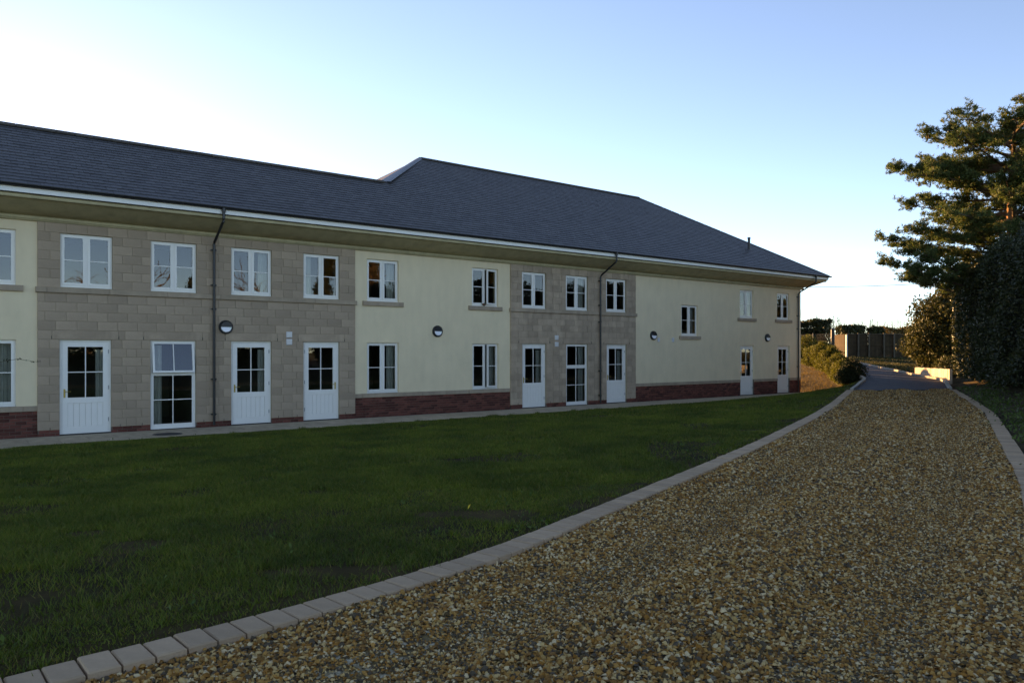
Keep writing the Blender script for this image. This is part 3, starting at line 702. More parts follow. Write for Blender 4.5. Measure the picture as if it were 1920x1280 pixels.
# ---------------------------------------------------------------- kerbs
def kerb(name, P, off, w, pitch, material, height, kind_dark=None, skip=None, rise=.028):
    root = empty(name); tag(root, kind='structure')
    P = resample(P, pitch); me = MB()
    L = pitch-.011
    me = MB().box(-L/2, L/2, 0, w, -.12, .0)
    vv = np.array(me.v); top = vv[:, 2] > -.01
    me2 = MB(); c = .008
    me2.v = [(-L/2, 0, -.12), (L/2, 0, -.12), (L/2, w, -.12), (-L/2, w, -.12), (-L/2, 0, -c), (L/2, 0, -c), (L/2, w, -c), (-L/2, w, -c), (-L/2+c, c, 0), (L/2-c, c, 0), (L/2-c, w-c, 0), (-L/2+c, w-c, 0)]
    me2.f = [(0, 3, 2, 1), (0, 1, 5, 4), (1, 2, 6, 5), (2, 3, 7, 6), (3, 0, 4, 7), (4, 5, 9, 8), (5, 6, 10, 9), (6, 7, 11, 10), (7, 4, 8, 11), (8, 9, 10, 11)]
    mesh = me2.mesh('kerb_block'); md = None
    for i in range(len(P)-1):
        d = P[i+1]-P[i]; a = math.atan2(d[1], d[0]); mid = (P[i]+P[i+1])/2
        if off < 0: mid = mid-np.array([math.sin(a), -math.cos(a)])*(off+0)  if False else mid
        z = float(zd(mid[1]))+rise+RNG.normal(0, .002)
        s = 1 if off > 0 else -1
        o = bpy.data.objects.new('kerb_block', mesh); COL.objects.link(o); o.parent = root
        if s < 0: mid = mid+np.array([math.sin(a), -math.cos(a)])*w
        o.location = (mid[0], mid[1], z); o.rotation_euler = (RNG.normal(0, .008), RNG.normal(0, .006), a+RNG.normal(0, .006))
        if not mesh.materials: mesh.materials.append(M[material])
        if kind_dark is not None and np.hypot(*(mid-np.array(kind_dark))) < pitch*.55 and md is None:
            md = mesh.copy(); md.materials[0] = M['kerb_dark']; o.data = md
    return root
dk = at(895, 1055)
kerb('kerb', KLc, 1, .24, .16, 'kerb', .1, kind_dark=dk)
kerb('kerb', KRc, -1, .24, .16, 'kerb', .1, rise=.02)
kerb('road_kerb', RLc, 1, .13, .6, 'pale_kerb', .1, rise=.09)
kerb('road_kerb', RRc, -1, .13, .6, 'pale_kerb', .1, rise=.09)

# ---------------------------------------------------------------- lawn
def inlawn(X, Y, dmin=.27):
    ux = -((X-CX)*DU[0]+(Y-CY)*DU[1]); nn = (X-CX)*NU[0]+(Y-CY)*NU[1]
    d, s = seg_dist(LEFT, X, Y)
    ok = (s > 0) & (d > dmin) & (nn > 1.95) & (ux > -4.5) & (nn < 30) & (ux < 50)
    bed = (ux > 33.35) & (nn < 2.3)
    return ok & ~bed, d, nn, ux
def vnoise(X, Y, s, seed=0):
    r = np.random.default_rng(seed); T = r.random((64, 64)); x = X/s; y = Y/s
    i = np.floor(x).astype(int); j = np.floor(y).astype(int); a = x-i; b = y-j; a = a*a*(3-2*a); b = b*b*(3-2*b)
    g = lambda p, q: T[p % 64, q % 64]
    return g(i, j)*(1-a)*(1-b)+g(i+1, j)*a*(1-b)+g(i, j+1)*(1-a)*b+g(i+1, j+1)*a*b
xs = np.arange(-30, 20, .4); ys = np.arange(-6, 40, .4); XX, YY = np.meshgrid(xs, ys)
ok, *_ = inlawn(XX, YY, .02)
idx = -np.ones(XX.shape, int); V = np.c_[XX.ravel(), YY.ravel(), (G(XX, YY)+.004+.02*(vnoise(XX, YY, 1.2, 3)-.5)*ok-.14*(~ok)).ravel()]
nx = len(xs); q = []
for j in range(len(ys)-1):
    for i in range(nx-1):
        if ok[j, i] or ok[j, i+1] or ok[j+1, i] or ok[j+1, i+1]:
            if min(ok[j, i]*1+ok[j, i+1]+ok[j+1, i]+ok[j+1, i+1], 4) >= 1: b_ = j*nx+i; q.append((b_, b_+1, b_+1+nx, b_+nx))
tag(smooth(link('lawn', make_mesh('lawn', V, np.array(q)), 'turf')), kind='structure')
def blades(n, box, wide, hgt, dens_fn, seed):
    r = np.random.default_rng(seed); X = r.uniform(box[0], box[1], n); Y = r.uniform(box[2], box[3], n)
    vis = (np.abs(X) < .78*Y+.4); X = X[vis]; Y = Y[vis]; n = len(X); k, d, nn, ux = inlawn(X, Y)
    dens = dens_fn(X, Y)*np.where(d < .5, .35, 1.); k &= (r.random(n) < dens)
    X, Y, d = X[k], Y[k], d[k]; m = len(X)
    h = hgt*(.45+.9*r.random(m))*(.4+.7*vnoise(X, Y, 1.1, 5)+.6*vnoise(X, Y, .28, 6))*np.where(d < 1.2, .75, 1)*np.clip((nn[k]-1.95)/1.2, .3, 1); w = wide*(.6+.8*r.random(m)); a = r.uniform(0, 2*np.pi, m); lean = r.normal(0, .55, (m, 2))*h[:, None]
    z = G(X, Y)+.0; V = np.empty((m, 3, 3)); V[:, 0] = np.c_[X-w*np.cos(a), Y-w*np.sin(a), z]; V[:, 1] = np.c_[X+w*np.cos(a), Y+w*np.sin(a), z]; V[:, 2] = np.c_[X+lean[:, 0], Y+lean[:, 1], z+h]
    return V.reshape(-1, 3)
def dfn(X, Y):
    p = vnoise(X, Y, 1.7, 1)*.6+vnoise(X, Y, .6, 2)*.4
    bare = np.maximum(sstep(.76, .86, vnoise(X, Y, 1.3, 15)), sstep(.8, .9, vnoise(X, Y*1.6, .8, 16)))
    return np.clip((p-.2)*6, .25, 1)*(1-.88*bare)
Vg = [blades(820000, (-9, 6, 2, 11), .004, .048, dfn, 11), blades(820000, (-14, 12, 9, 20), .0065, .055, dfn, 12), blades(340000, (-14, 18, 18, 38), .011, .055, dfn, 13)]
r = np.random.default_rng(14); tx = []
tX = r.uniform(-13, 12, 2600); tY = r.uniform(2.5, 26, 2600); tk = inlawn(tX, tY)[0] & (vnoise(tX, tY, 1.5, 4) > .45)
for x, y in zip(tX[tk], tY[tk]):
    if True:
        n = 45; a = r.uniform(0, 6.28, n); X = x+r.normal(0, .05, n); Y = y+r.normal(0, .05, n); z = np.full(n, float(G(x, y))); h = r.uniform(.035, .085, n); w = .0035+.0002*y; o_ = np.c_[np.cos(a), np.sin(a)]*(h*r.uniform(.3, 1.1, n))[:, None]
        tx.append(np.stack([np.c_[X-w*np.sin(a), Y+w*np.cos(a), z], np.c_[X+w*np.sin(a), Y-w*np.cos(a), z], np.c_[X+o_[:, 0], Y+o_[:, 1], z+h]], 1).reshape(-1, 3))
Vg += tx
Vg = np.vstack(Vg); tag(link('grass', make_mesh('grass', Vg, np.arange(len(Vg)).reshape(-1, 3)), 'grass'), 'short patchy green grass blades covering the lawn', 'grass', kind='stuff')
def leaf_quads(P, size, r, up=.3, elong=1.8):
    """one rhombic leaf per point, random orientation"""
    n = len(P); d = r.normal(size=(n, 3)); d[:, 2] = d[:, 2]*.8+up; d /= np.linalg.norm(d, axis=1)[:, None]
    t = np.cross(d, r.normal(size=(n, 3))); t /= np.linalg.norm(t, axis=1)[:, None]
    s = size*(.6+.8*r.random(n))[:, None]
    V = np.stack([P, P+d*s*.5*elong+t*s*.42, P+d*s*elong, P+d*s*.5*elong-t*s*.42], 1)
    return V.reshape(-1, 3), np.arange(4*n).reshape(-1, 4)
# weeds: clumps of broader leaves in the lawn
r = np.random.default_rng(21); cl = []
tX = r.uniform(-13, 10, 1100); tY = r.uniform(3, 24, 1100); tk = inlawn(tX, tY)[0] & (vnoise(tX, tY, 2.2, 8) > .42)
for x, y in zip(tX[tk], tY[tk]):
    if True:
        n = r.integers(5, 14); cl.append(np.c_[x+r.normal(0, .06, n), y+r.normal(0, .06, n), np.full(n, float(G(x, y)))+r.uniform(.005, .04, n)])
Vw, Fw = leaf_quads(np.vstack(cl), .022, r, .5, 1.8); tag(link('lawn_weeds', make_mesh('lawn_weeds', Vw, Fw), 'weed'), 'low broad leaved weeds scattered through the lawn', 'weeds', kind='stuff')
# verge weeds on the right bank
pts = []
for i in range(260):
    s_ = r.uniform(0, 1); yy = 9+s_*20; k = np.interp(yy, KRc[:, 1], KRc[:, 0]); x = k+.35+abs(r.normal(0, 1.0)); n = r.integers(6, 22)
    if r.random() < .75 or yy < 22: pts.append(np.c_[x+r.normal(0, .12, n), yy+r.normal(0, .12, n), np.full(n, float(G(x, yy)))+r.uniform(-.03, .1, n)])
Vw, Fw = leaf_quads(np.vstack(pts), .042, r, .5, 2.); tag(link('verge_weeds', make_mesh('verge_weeds', Vw, Fw), 'weed'), 'sparse low weeds on the dark soil beside the drive', 'weeds', kind='stuff')
px = at(877, 952); lf = MB(); lf.v = [(0, 0, .0), (.025, .015, .02), (.055, .0, .03), (.025, -.018, .024)]; lf.f = [(0, 1, 2, 3)]
o = link('fallen_leaf', lf.mesh('fallen_leaf'), 'yellow', None, (px[0], px[1], float(G(*px))+.03)); o.rotation_euler = (.3, -.6, .5); tag(o, 'single bright yellow fallen leaf lying in the grass', 'leaf')

# ---------------------------------------------------------------- gravel
def pebbles(n, y0, y1, size, seed, half=False):
    r = np.random.default_rng(seed); rows = np.where((DP[..., 1].max(1) > y0) & (DP[..., 1].min(1) < y1))[0]; lo, hi = max(rows[0]-1, 0), min(rows[-1]+1, DP.shape[0]-1)
    t = lo+r.random(n)*(hi-lo-.001); s = r.random(n)*(DP.shape[1]-1.001)
    i = t.astype(int); j = s.astype(int); a = (t-i)[:, None]; b = (s-j)[:, None]
    P = DP[i, j]*(1-a)*(1-b)+DP[i+1, j]*a*(1-b)+DP[i, j+1]*(1-a)*b+DP[i+1, j+1]*a*b
    k = (P[:, 1] > y0) & (P[:, 1] < y1) & (np.abs(P[:, 0]) < .80*P[:, 1]+.6); P = P[k]; n = len(P)
    dk_, _ = seg_dist(KLc, P[:, 0], P[:, 1]); trk = sstep(.2, .8, -np.cos(dk_*2*math.pi/1.75)); size = (size*(1-.3*trk)*(.75+.5*r.random(n)))
    z = zd(P[:, 1])-.012+ruts(P[:, 0], P[:, 1])+r.uniform(-.2, .55, n)*size
    base = np.array([(1, 0, 0), (-1, 0, 0), (0, 1, 0), (0, -1, 0), (0, 0, 1), (0, 0, -1)], float)
    V = base[None]*(.5*size[:, None]*np.stack([r.uniform(.7, 1.5, n), r.uniform(.6, 1.1, n), r.uniform(.35, .8, n)], 1))[:, None, :]
    V += r.normal(0, .11, V.shape)*size[:, None, None]
    q = r.normal(size=(n, 3)); q[:, :2] *= .45; q[:, 2] += 0; ang = r.uniform(0, 2*np.pi, n)
    c, s_ = np.cos(ang), np.sin(ang); V = np.stack([V[..., 0]*c[:, None]-V[..., 1]*s_[:, None], V[..., 0]*s_[:, None]+V[..., 1]*c[:, None], V[..., 2]], -1)
    tl = r.normal(0, .4, n); c, s_ = np.cos(tl), np.sin(tl); V = np.stack([V[..., 0], V[..., 1]*c[:, None]-V[..., 2]*s_[:, None], V[..., 1]*s_[:, None]+V[..., 2]*c[:, None]], -1)
    V += np.c_[P, z][:, None, :]
    if half == 'near':   # rounded upper part with a short crest
        t1 = V[:, 4]+.42*(V[:, 0]-V[:, 4])*np.array([1, 1, .15]); t2 = V[:, 4]+.42*(V[:, 1]-V[:, 4])*np.array([1, 1, .15])
        V = np.concatenate([V[:, :4], t1[:, None], t2[:, None]], 1); V[:, :4, 2] -= size[:, None]*.12
        F = np.array([(0, 2, 4), (2, 5, 4), (2, 1, 5), (1, 3, 5), (3, 4, 5), (3, 0, 4)])
        return V.reshape(-1, 3), (F[None]+6*np.arange(n)[:, None, None]).reshape(-1, 3)
    if half:      # far stones: only the part above the bed
        V = V[:, :5]; F = np.array([(0, 2, 4), (2, 1, 4), (1, 3, 4), (3, 0, 4)]); V[:, :4, 2] -= size[:, None]*.12
        return V.reshape(-1, 3), (F[None]+5*np.arange(n)[:, None, None]).reshape(-1, 3)
    F = np.array([(0, 2, 4), (2, 1, 4), (1, 3, 4), (3, 0, 4), (2, 0, 5), (1, 2, 5), (3, 1, 5), (0, 3, 5)])
    return V.reshape(-1, 3), (F[None]+6*np.arange(n)[:, None, None]).reshape(-1, 3)
sets = [pebbles(150000, 2.2, 8.5, .029, 31, 'near'), pebbles(100000, 8.5, 17, .038, 32, True), pebbles(60000, 17, 31.3, .052, 33, True)]
off = 0; VV = []; FF = []
for v, f in sets: VV.append(v); FF.append(f+off); off += len(v)
tag(link('pebbles', make_mesh('pebbles', np.vstack(VV), np.vstack(FF)), 'pebble'), 'loose brown and cream flint gravel covering the drive', 'gravel', kind='stuff')

# ---------------------------------------------------------------- vegetation
def lump(P, s, a, seed):
    return a*(vnoise(P[:, 0]+P[:, 2]*.7, P[:, 1]+P[:, 2]*.5, s, seed)-.5)*2
def box_leaves(n, L, Wd, H, r, seed, lumps=.35):
    """points in the shell of a lumpy box hedge, local coords: x along, y across, z up"""
    f = r.random(n); P = np.c_[r.uniform(-L/2, L/2, n), r.uniform(-Wd/2, Wd/2, n), r.uniform(0, H, n)]
    face = r.choice(4, n, p=[.36, .3, .26, .08]); depth = r.exponential(.16, n)
    P[face == 0, 1] = (-Wd/2+depth)[face == 0]; P[face == 1, 1] = (Wd/2-depth)[face == 1]; P[face == 2, 2] = (H-depth)[face == 2]
    e = face == 3; P[e, 0] = np.where(r.random(e.sum()) < .5, -L/2+depth[e], L/2-depth[e])
    k = lump(P, 1.3, lumps, seed)+lump(P, .5, lumps*.4, seed+1)
    P[:, 1] += k*np.sign(P[:, 1]); P[:, 2] += k*(P[:, 2]/H); P[:, 0] += k*np.where(np.abs(P[:, 0]) > L/2-.6, np.sign(P[:, 0]), 0)
    rr = np.clip((P[:, 2]-H*.75)/(H*.25), 0, 1); P[:, 1] *= 1-.35*rr*rr
    return P
def hedge(name, label, A, B, Wd, H, n, leaf, material, seed, core='core', lumps=.35, cat='hedge'):
    A = np.array(A, float); B = np.array(B, float); d = B-A; L = np.hypot(*d); mid = (A+B)/2; z = float(G(*mid))
    root = empty(name, (mid[0], mid[1], z-.1), math.atan2(d[1], d[0])); tag(root, label, cat)
    r = np.random.default_rng(seed); P = box_leaves(n, L, Wd, H, r, seed, lumps); V, F = leaf_quads(P, leaf, r)
    link('foliage', make_mesh('foliage', V, F), material, root)
    m = MB(); m.box(-L/2+.35, L/2-.35, -Wd/2+.45, Wd/2-.45, .1, H-.55); link('light_blocker', m.mesh('light_blocker'), core, root)  # solid dark box added inside the leaves to block light through gaps
    st = MB()
    for i in range(int(L/.7)):
        x = -L/2+.4+i*.7+r.uniform(-.2, .2); st.tube([(x, r.uniform(-.3, .3), 0), (x+r.uniform(-.1, .1), r.uniform(-.4, .4), H*.7)], [.05, .02], 5)
    link('stems', st.mesh('stems'), 'bark', root); return root
hedge('evergreen_hedge', 'tall dark evergreen hedge on the bank along the right of the drive', (13.5, 14.5), (21.0, 32.8), 3.0, 4.9, 130000, .062, 'leaf', 41, lumps=.5)
def blob(name, label, x, y, rx, ry, H, n, leaf, material, seed, cat='bush', z=None, cone=0., core=True, group=None, rag=.5, up=.5, elong=1.8):
    zz = float(G(x, y)) if z is None else z
    root = empty(name, (x, y, zz-.05)); tag(root, label, cat, group)
    r = np.random.default_rng(seed); u = r.normal(size=(n, 3)); u /= np.linalg.norm(u, axis=1)[:, None]; u[:, 2] = np.abs(u[:, 2])*np.where(r.random(n) < .25, -.4, 1)
    rad = 1-np.abs(r.normal(0, .13, n)); P = u*rad[:, None]; h = np.clip((P[:, 2]+.4)/1.4, 0, 1); tap = 1-cone*h
    P = np.c_[P[:, 0]*rx*tap, P[:, 1]*ry*tap, h*H]
    k = 1+(vnoise(P[:, 0]*1.+P[:, 2], P[:, 1]+P[:, 2]*.6+40, .55, seed)-.5)*rag+(vnoise(P[:, 0]+P[:, 2]*2+9, P[:, 1]+3, .17, seed+5)-.5)*rag*.6
    P[:, :2] *= k[:, None]; P[:, 2] *= (1+(k-1)*.4); V, F = leaf_quads(P, leaf, r, up, elong)
    link('foliage', make_mesh('foliage', V, F), material, root)
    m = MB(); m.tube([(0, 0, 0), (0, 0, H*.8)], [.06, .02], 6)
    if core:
        m.tube([(0, 0, .1*H), (0, 0, .3*H), (0, 0, .6*H), (0, 0, .85*H)], [.5*rx, .68*rx*(1-cone*.3), .6*rx*(1-cone*.6), .2*rx*(1-cone*.8)], 10)  # opaque core added around the stem to block light through the leaves
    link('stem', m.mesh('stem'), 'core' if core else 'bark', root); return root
blob('evergreen_bush', 'sunlit olive bush at the far end of the tall dark hedge', 22.5, 38.2, 2.1, 2.1, 4.3, 26000, .085, 'bush', 51)
blob('evergreen_bush', 'dark rounded bush in front of the wooden fence', 26.6, 44, 2.2, 2., 3.6, 14000, .085, 'bush', 52)
blob('undergrowth', 'low sunlit scrub on the mound behind the pale retaining wall', 20.9, 35.6, .9, .8, .9, 2500, .06, 'bush', 53, core=False)
for i, (x, y, rx, H, mt) in enumerate([(16.3, 36.0, .5, 1.15, 'conifer_dark'), (16.85, 37.8, .5, 1.3, 'conifer'), (17.3, 39.6, .55, 1.4, 'conifer'), (17.85, 41.8, .6, 1.5, 'conifer'), (18.3, 43.9, .6, 1.5, 'conifer'), (18.7, 46, .65, 1.55, 'conifer'), (19.0, 48.2, .7, 1.6, 'conifer')]):
    blob('conifer_shrub', ('dark green conifer shrub ending the row beside the road bend' if i == 0 else 'sunlit yellow green conifer shrub, %s in the row from the dark one' % ['', 'first', 'second', 'third', 'fourth', 'fifth', 'last'][i]), x, y, rx*1.25, rx*1.35, H*(1+.12*math.sin(i*2.3)), 6500, .035, mt, 60+i, 'shrub', cone=.3, rag=.9, up=1.1, elong=3.2, group=None if i == 0 else 'conifer shrubs lining the road')
# dry sunlit tufts on the soil beyond the building end
r = np.random.default_rng(71); n = 5000; X = r.uniform(14.8, 18.2, n); Y = r.uniform(36.5, 47, n); z = G(X, Y); k = (r.random(n) < vnoise(X, Y, .8, 9)) & (X < np.interp(Y, RLc[:, 1], RLc[:, 0])-.35)
X, Y, z = X[k], Y[k], z[k]; m_ = len(X); a = r.uniform(0, 6.28, m_); h = .05+.1*r.random(m_); ln = r.normal(0, .06, (m_, 2))
V = np.stack([np.c_[X-.012*np.cos(a), Y-.012*np.sin(a), z-.03], np.c_[X+.012*np.cos(a), Y+.012*np.sin(a), z-.03], np.c_[X+ln[:, 0], Y+ln[:, 1], z+h]], 1).reshape(-1, 3)
tag(link('dry_grass', make_mesh('dry_grass', V, np.arange(len(V)).reshape(-1, 3)), 'drygrass'), 'tawny dry grass on the soil slope beyond the building', 'grass', kind='stuff')

r = np.random.default_rng(72); n = 30000; Y = r.uniform(36.5, 57, n); X = np.interp(Y, RRc[:, 1], RRc[:, 0])+.3+r.random(n)**1.2*9; z = G(X, Y); a = r.uniform(0, 6.28, n); h = .06+.16*r.random(n)*vnoise(X, Y, 1.3, 12); ln = r.normal(0, .07, (n, 2))
V = np.stack([np.c_[X-.016*np.cos(a), Y-.016*np.sin(a), z-.06], np.c_[X+.016*np.cos(a), Y+.016*np.sin(a), z-.06], np.c_[X+ln[:, 0], Y+ln[:, 1], z-.04+h]], 1).reshape(-1, 3)
tag(link('verge_grass', make_mesh('verge_grass', V, np.arange(len(V)).reshape(-1, 3)), 'bush'), 'rough olive grass between the road and the wooden fence', 'grass', kind='stuff')  # dark olive blades; their dark tone stands in for shade on the verge
def pine(x, y, H):
    z = float(G(x, y)); root = empty('pine_tree', (x, y, z-.1)); tag(root, 'tall pine with layered sunlit needle clumps rising behind the dark hedge', 'tree')
    r = np.random.default_rng(81); tr = MB()
    tr.tube([(0, 0, 0), (.1, .05, H*.3), (-.1, 0, H*.6), (.05, .1, H*.82), (0, 0, H*.98)], [.3, .25, .19, .11, .03], 10)
    br = MB(); tips = []
    zs_ = [3.0, 4.4, 5.4, 6.4, 7.4, 8.4, 9.4, 10.4, 11.2]; rs_2 = [4.0, 4.4, 4.2, 3.5, 3.4, 3.7, 3.4, 2.8, 1.9]
    for i in range(98):
        h = 3.2+(H-.3-3.2)*((i+.5)/98)**.92+r.normal(0, .3); az = i*2.399+r.normal(0, .25); Lb = float(np.interp(h, zs_, rs_2))*r.uniform(.7, 1.08)*(1.04-.14*math.cos(az))
        p0 = np.array([0, 0, h-.35]); d = np.array([math.cos(az), math.sin(az), 0]); sag = r.uniform(-.06, .2)
        pts = [p0+d*Lb*t+np.array([0, 0, Lb*(sag*t+.10*t*t)])+r.normal(0, .06, 3)*t for t in (0, .3, .6, .85, 1)]
        br.tube(pts, [.075, .055, .035, .02, .01], 5, False)
        for j in range(int(5+Lb*3.6)):
            t = r.uniform(.2, 1.); q = int(min(t*4, 3)); b = np.array(pts[q])*(1-(t*4-q))+np.array(pts[min(q+1, 4)])*(t*4-q)
            sd = d*r.uniform(-.1, .7)+np.array([-d[1], d[0], 0])*r.choice([-1, 1])*r.uniform(.3, 1); e = b+sd*r.uniform(.35, .95)+np.array([0, 0, r.uniform(-.05, .4)])
            br.tube([b, (b+e)/2+np.array([0, 0, .03]), e], [.018, .012, .006], 4, False)
            for k in range(r.integers(15, 24)): tips.append(e+(b-e)*r.uniform(-.05, .6)+r.normal(0, .115, 3)*np.array([1, 1, .55]))
    tr.build('trunk', 'pine_bark', root); br.build('branches', 'bark', root)
    T = np.array(tips); nb = 12; n = len(T)*nb; base = np.repeat(T, nb, 0)+r.normal(0, .03, (n, 3)); d = r.normal(size=(n, 3)); d[:, 2] = np.abs(d[:, 2])*.9+.1; d /= np.linalg.norm(d, axis=1)[:, None]
    t = np.cross(d, r.normal(size=(n, 3))); t /= np.linalg.norm(t, axis=1)[:, None]; L = (.08+.07*r.random(n))[:, None]
    V = np.stack([base-t*.017, base+t*.017, base+d*L], 1).reshape(-1, 3)
    link('crown', make_mesh('crown', V, np.arange(len(V)).reshape(-1, 3)), 'needle', root); return root
pine(20.7, 30.8, 11.0)
def bare_tree(x, y, H, seed, label, ivy=0):
    z = float(G(x, y)); root = empty('bare_tree', (x, y, z-.1)); tag(root, label, 'tree', 'bare trees behind the drive')
    r = np.random.default_rng(seed); tr = MB(); br = MB()
    def grow(p, d, L, rad, lev):
        n = 3; pts = [p]; 
        for i in range(n): d = d+r.normal(0, .13, 3); d[2] += .05; d /= np.linalg.norm(d); pts.append(pts[-1]+d*L/n)
        (tr if lev == 0 else br).tube(pts, [rad*(1-.35*i/n) for i in range(n+1)], 7 if lev < 2 else 4, False)
        if lev >= 4: return
        for k in range(r.integers(3, 5) if lev < 3 else 4):
            t = r.integers(1, n+1); nd = d+r.normal(0, .62, 3); nd[2] = abs(nd[2])*.7+.15; nd /= np.linalg.norm(nd); grow(pts[t], nd, L*r.uniform(.55, .8), rad*.5, lev+1)
    grow(np.zeros(3), np.array([0, 0, 1.]), H*.36, H*.026, 0)
    tr.build('trunk', 'bark', root); br.build('crown', 'bark', root); return root
for i, (x, y, H) in enumerate([(17.3, 4.6, 10.5), (14.2, -6.2, 12), (22.3, 13.2, 11)]):
    bare_tree(x, y, H, 90+i, ['smaller leafless tree standing between two evergreens', 'tallest leafless tree in the field beyond the boundary hedge', 'leafless tree with spreading limbs behind the tall dark hedge'][i])
hedge('boundary_hedge', 'clipped evergreen boundary hedge behind the drive', (7.5, -14), (14.4, 10.), 1.4, 1.5, 22000, .1, 'leaf', 101)
for i, (x, y, rx, H) in enumerate([(16.9, .3, 1.2, 6.6), (19.8, 8.4, 1.3, 8.2), (21.6, 10.8, 1.2, 7.2)]):
    blob('evergreen_tree', ['broad low evergreen tree beyond the boundary hedge', 'tall pointed evergreen tree beside the tall dark hedge', 'mid height pointed evergreen next to a leafless tree'][i], x, y, rx, rx, H, 12000, .1, 'bush', 110+i, 'tree', cone=.5)

# ---------------------------------------------------------------- far boundary: fences, hedges, wall, wire
def P_at(x, Y): return ((x-960)/F_PX*Y, Y)
fence = empty('wooden_fence', (*P_at(1640, 54), float(G(*P_at(1640, 54))))); tag(fence, 'weathered brown close board fence across the far end of the road', 'fence')
fx = [1586, 1608, 1628, 1656, 1675, 1703, 1725, 1752, 1775]; ox, oy = fence.location[0], fence.location[1]
fX = [P_at(v, 54)[0]-ox for v in fx]
for i, v in enumerate(fX):
    MB().box(-.05, .05, -.16, -.06, -.3, 1.74 if i else 1.62).build('post', 'fence_post' if i else 'white', fence, (v, 0, 0))
for a, b in zip(fX[:-1], fX[1:]):
    m = MB(); x = a+.05
    while x < b-.04: m.box(x, min(x+.092, b-.045), -.03+RNG.uniform(0, .006), .0, .12, 1.66); x += .096
    m.build('board_panel', 'fence_wood', fence)
    MB().box(a+.05, b-.05, -.075, -.031, .85, .94).build('rail', 'fence_wood', fence); MB().box(a+.05, b-.05, -.09, .01, 1.665, 1.70).build('capping', 'fence_post', fence)
    MB().box(a+.05, b-.05, -.05, -.01, -.1, .115).build('gravel_board', 'fence_wood', fence)
side = empty('side_fence', (fX[0]+ox, oy+.05, fence.location[2])); tag(side, 'short sunlit orange fence panel running back from the white post', 'fence')
dx, dy = .05, 2.0; LL = math.hypot(dx, dy); side.rotation_euler = (0, 0, math.atan2(dy, dx))
m = MB(); x = .08
while x < LL: m.box(x, x+.092, -.02, .01+RNG.uniform(0, .006), .1, 1.66); x += .096
m.build('board_panel', 'fence_wood', side)
for zz in (.35, 1.0, 1.5): MB().box(.08, LL, -.06, -.021, zz, zz+.08).build('rail', 'fence_wood', side)
bp = P_at(1561.5, 47); bz = float(G(*bp)); o = MB().tube([(0, 0, -.3), (0, 0, 2.1), (0, 0, 2.18)], [.11, .11, .06], 10).build('gate_post', 'black', None, (*bp, bz)); tag(o, 'thick black post standing between the mesh fence and wooden fence', 'post')
mf = empty('mesh_fence', (*bp, bz)); q0 = P_at(1490, 50); dx, dy = q0[0]-bp[0], q0[1]-bp[1]; LL = math.hypot(dx, dy); mf.rotation_euler = (0, 0, math.atan2(dy, dx))
tag(mf, 'dark wire mesh fence running from the black post behind the building', 'fence')
m = MB()
for i in range(int(LL/.1)): m.box(.1+i*.1-.004, .1+i*.1+.004, -.004, .004, 0, 1.85)
for i in range(10): m.box(.05, LL, -.009, -.004, .02+i*.2, .028+i*.2)
m.build('wire_mesh', 'black', mf)
for i in range(1, int(LL/1.6)+1): MB().box(i*1.6-.025, i*1.6+.025, .01, .06, -.3, 1.9).build('post', 'black', mf)
hedge('clipped_hedge', 'dark clipped hedge behind the wire mesh fence', P_at(1470, 55), P_at(1556, 53.5), 1.4, 2.7, 12000, .09, 'leaf', 121, lumps=.2)
hedge('clipped_hedge', 'flat topped clipped hedge behind the sunlit fence panel', P_at(1571, 61), P_at(1617, 61), 1.4, 2.5, 8000, .1, 'leaf', 122, lumps=.15)
hedge('clipped_hedge', 'short rounded clipped hedge showing over the wooden fence', P_at(1627, 61), P_at(1655, 61), 1.4, 2.55, 6000, .1, 'leaf', 123, lumps=.2)
hedge('bare_hedge', 'sunlit tawny hedge with bare twigs behind the wooden fence', P_at(1654, 63), P_at(1720, 63), 1.4, 2.5, 9000, .08, 'drygrass', 124, lumps=.25)
r = np.random.default_rng(131)
for i, (xa, xb, Y) in enumerate([(1500, 1600, 64), (1600, 1710, 66)]):
    m = MB(); ca = P_at((xa+xb)/2, Y); zz = float(G(*ca))
    for k in range(150):
        x = P_at(r.uniform(xa, xb), Y)[0]-ca[0]; h = r.uniform(2.6, 4.3); y = r.uniform(-.6, .6); b = np.array([x, y, 0]); e = np.array([x+r.normal(0, .35), y, h]); m.tube([b, (b+e)/2+r.normal(0, .08, 3), e], [.018, .012, .004], 4, False)
        for q in range(3): s_ = b+(e-b)*r.uniform(.5, .85); m.tube([s_, s_+np.array([r.normal(0, .22), 0, r.uniform(.3, .7)])], [.008, .003], 3, False)
    o = m.build('bare_thicket', 'twig', None, (ca[0], ca[1], zz)); tag(o, ['thicket of thin bare twigs above the mesh fence hedge', 'thicket of thin bare twigs above the wooden fence'][i], 'thicket', kind='stuff')
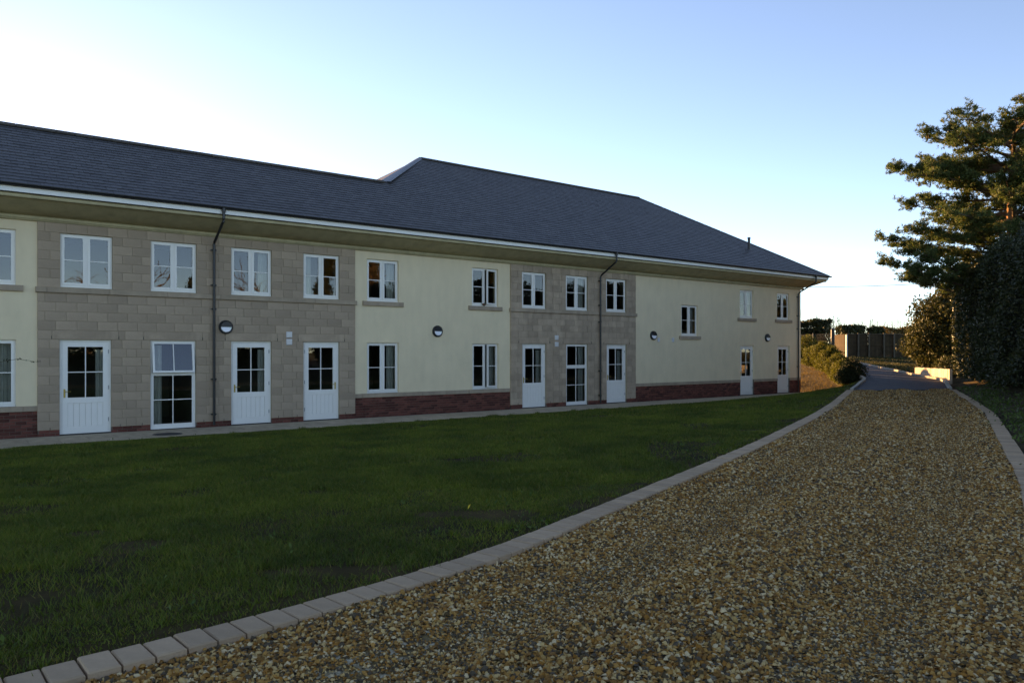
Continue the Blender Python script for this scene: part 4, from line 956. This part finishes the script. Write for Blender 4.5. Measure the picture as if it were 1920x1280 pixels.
# retaining wall of pale upright sleepers
ra, rb = np.array(at(1716, 702.5)), np.array(at(1784, 715)); d = rb-ra; LL = float(np.hypot(*d)); rw = empty('retaining_wall', (ra[0], ra[1], float(zd((ra[1]+rb[1])/2))), math.atan2(d[1], d[0]))
tag(rw, 'low retaining wall of pale upright sleepers beside the road, half in sun', 'wall')
n = int(LL/.2)
for i in range(n): MB().box(i*.2+.004, i*.2+.196, -.12, .0, -.5, .46+RNG.uniform(-.01, .01), .006).build('sleeper', 'wall_panel', rw, (0, .1+RNG.uniform(-.006, .006), 0))
# overhead wire and its poles
for nm, (x, y) in (('utility_pole', (13.5, 62)), ('utility_pole', (41, 64))):
    p = empty(nm, (x, y, 1.4)); MB().tube([(0, 0, -.5), (0, 0, 7.)], [.13, .1], 10).build('pole', 'bark', p); MB().box(-.6, .6, -.05, .05, 6.3, 6.42).build('crossarm', 'bark', p)
    tag(p, 'wooden utility pole carrying the wire behind the ' + ('building' if x < 20 else 'tall dark hedge'), 'pole', 'utility poles')
m = MB(); m.tube([(13.5+27.5*t, 62+2*t, 7.82-.55*4*t*(1-t)+.5*t) for t in [i/20 for i in range(21)]], .026, 5); o = m.build('overhead_wire', 'black'); tag(o, 'thin dark overhead wire crossing the sky beyond the eaves', 'wire')
# trailing stem in front of the left render wall
b0 = BM @ Vector((34.6, 1.5, 0)); st = empty('trailing_stem', b0); tag(st, 'thin leafy stem arching across the cream wall from the planting bed', 'stem')
e = [BM @ Vector(v) for v in ((34.6, 1.5, 0), (34.5, 1.4, 1.1), (33.9, 1.3, 1.75), (33.2, 1.2, 1.88), (32.75, 1.15, 1.80))]; e = [v-b0 for v in e]
MB().tube(e, [.012, .01, .007, .005, .002], 5).build('stem', 'twig', st)
r = np.random.default_rng(141); P = np.array([np.array(e[2])*(1-t)+np.array(e[3])*t if t < 1 else np.array(e[3])*(2-t)+np.array(e[4])*(t-1) for t in np.linspace(.2, 1.95, 26)]); V, F = leaf_quads(P, .035, r, .1); link('leaves', make_mesh('leaves', V, F), 'leaf', st)
scene.render.film_transparent = False
scene.cycles.max_bounces = 8; scene.cycles.transparent_max_bounces = 12
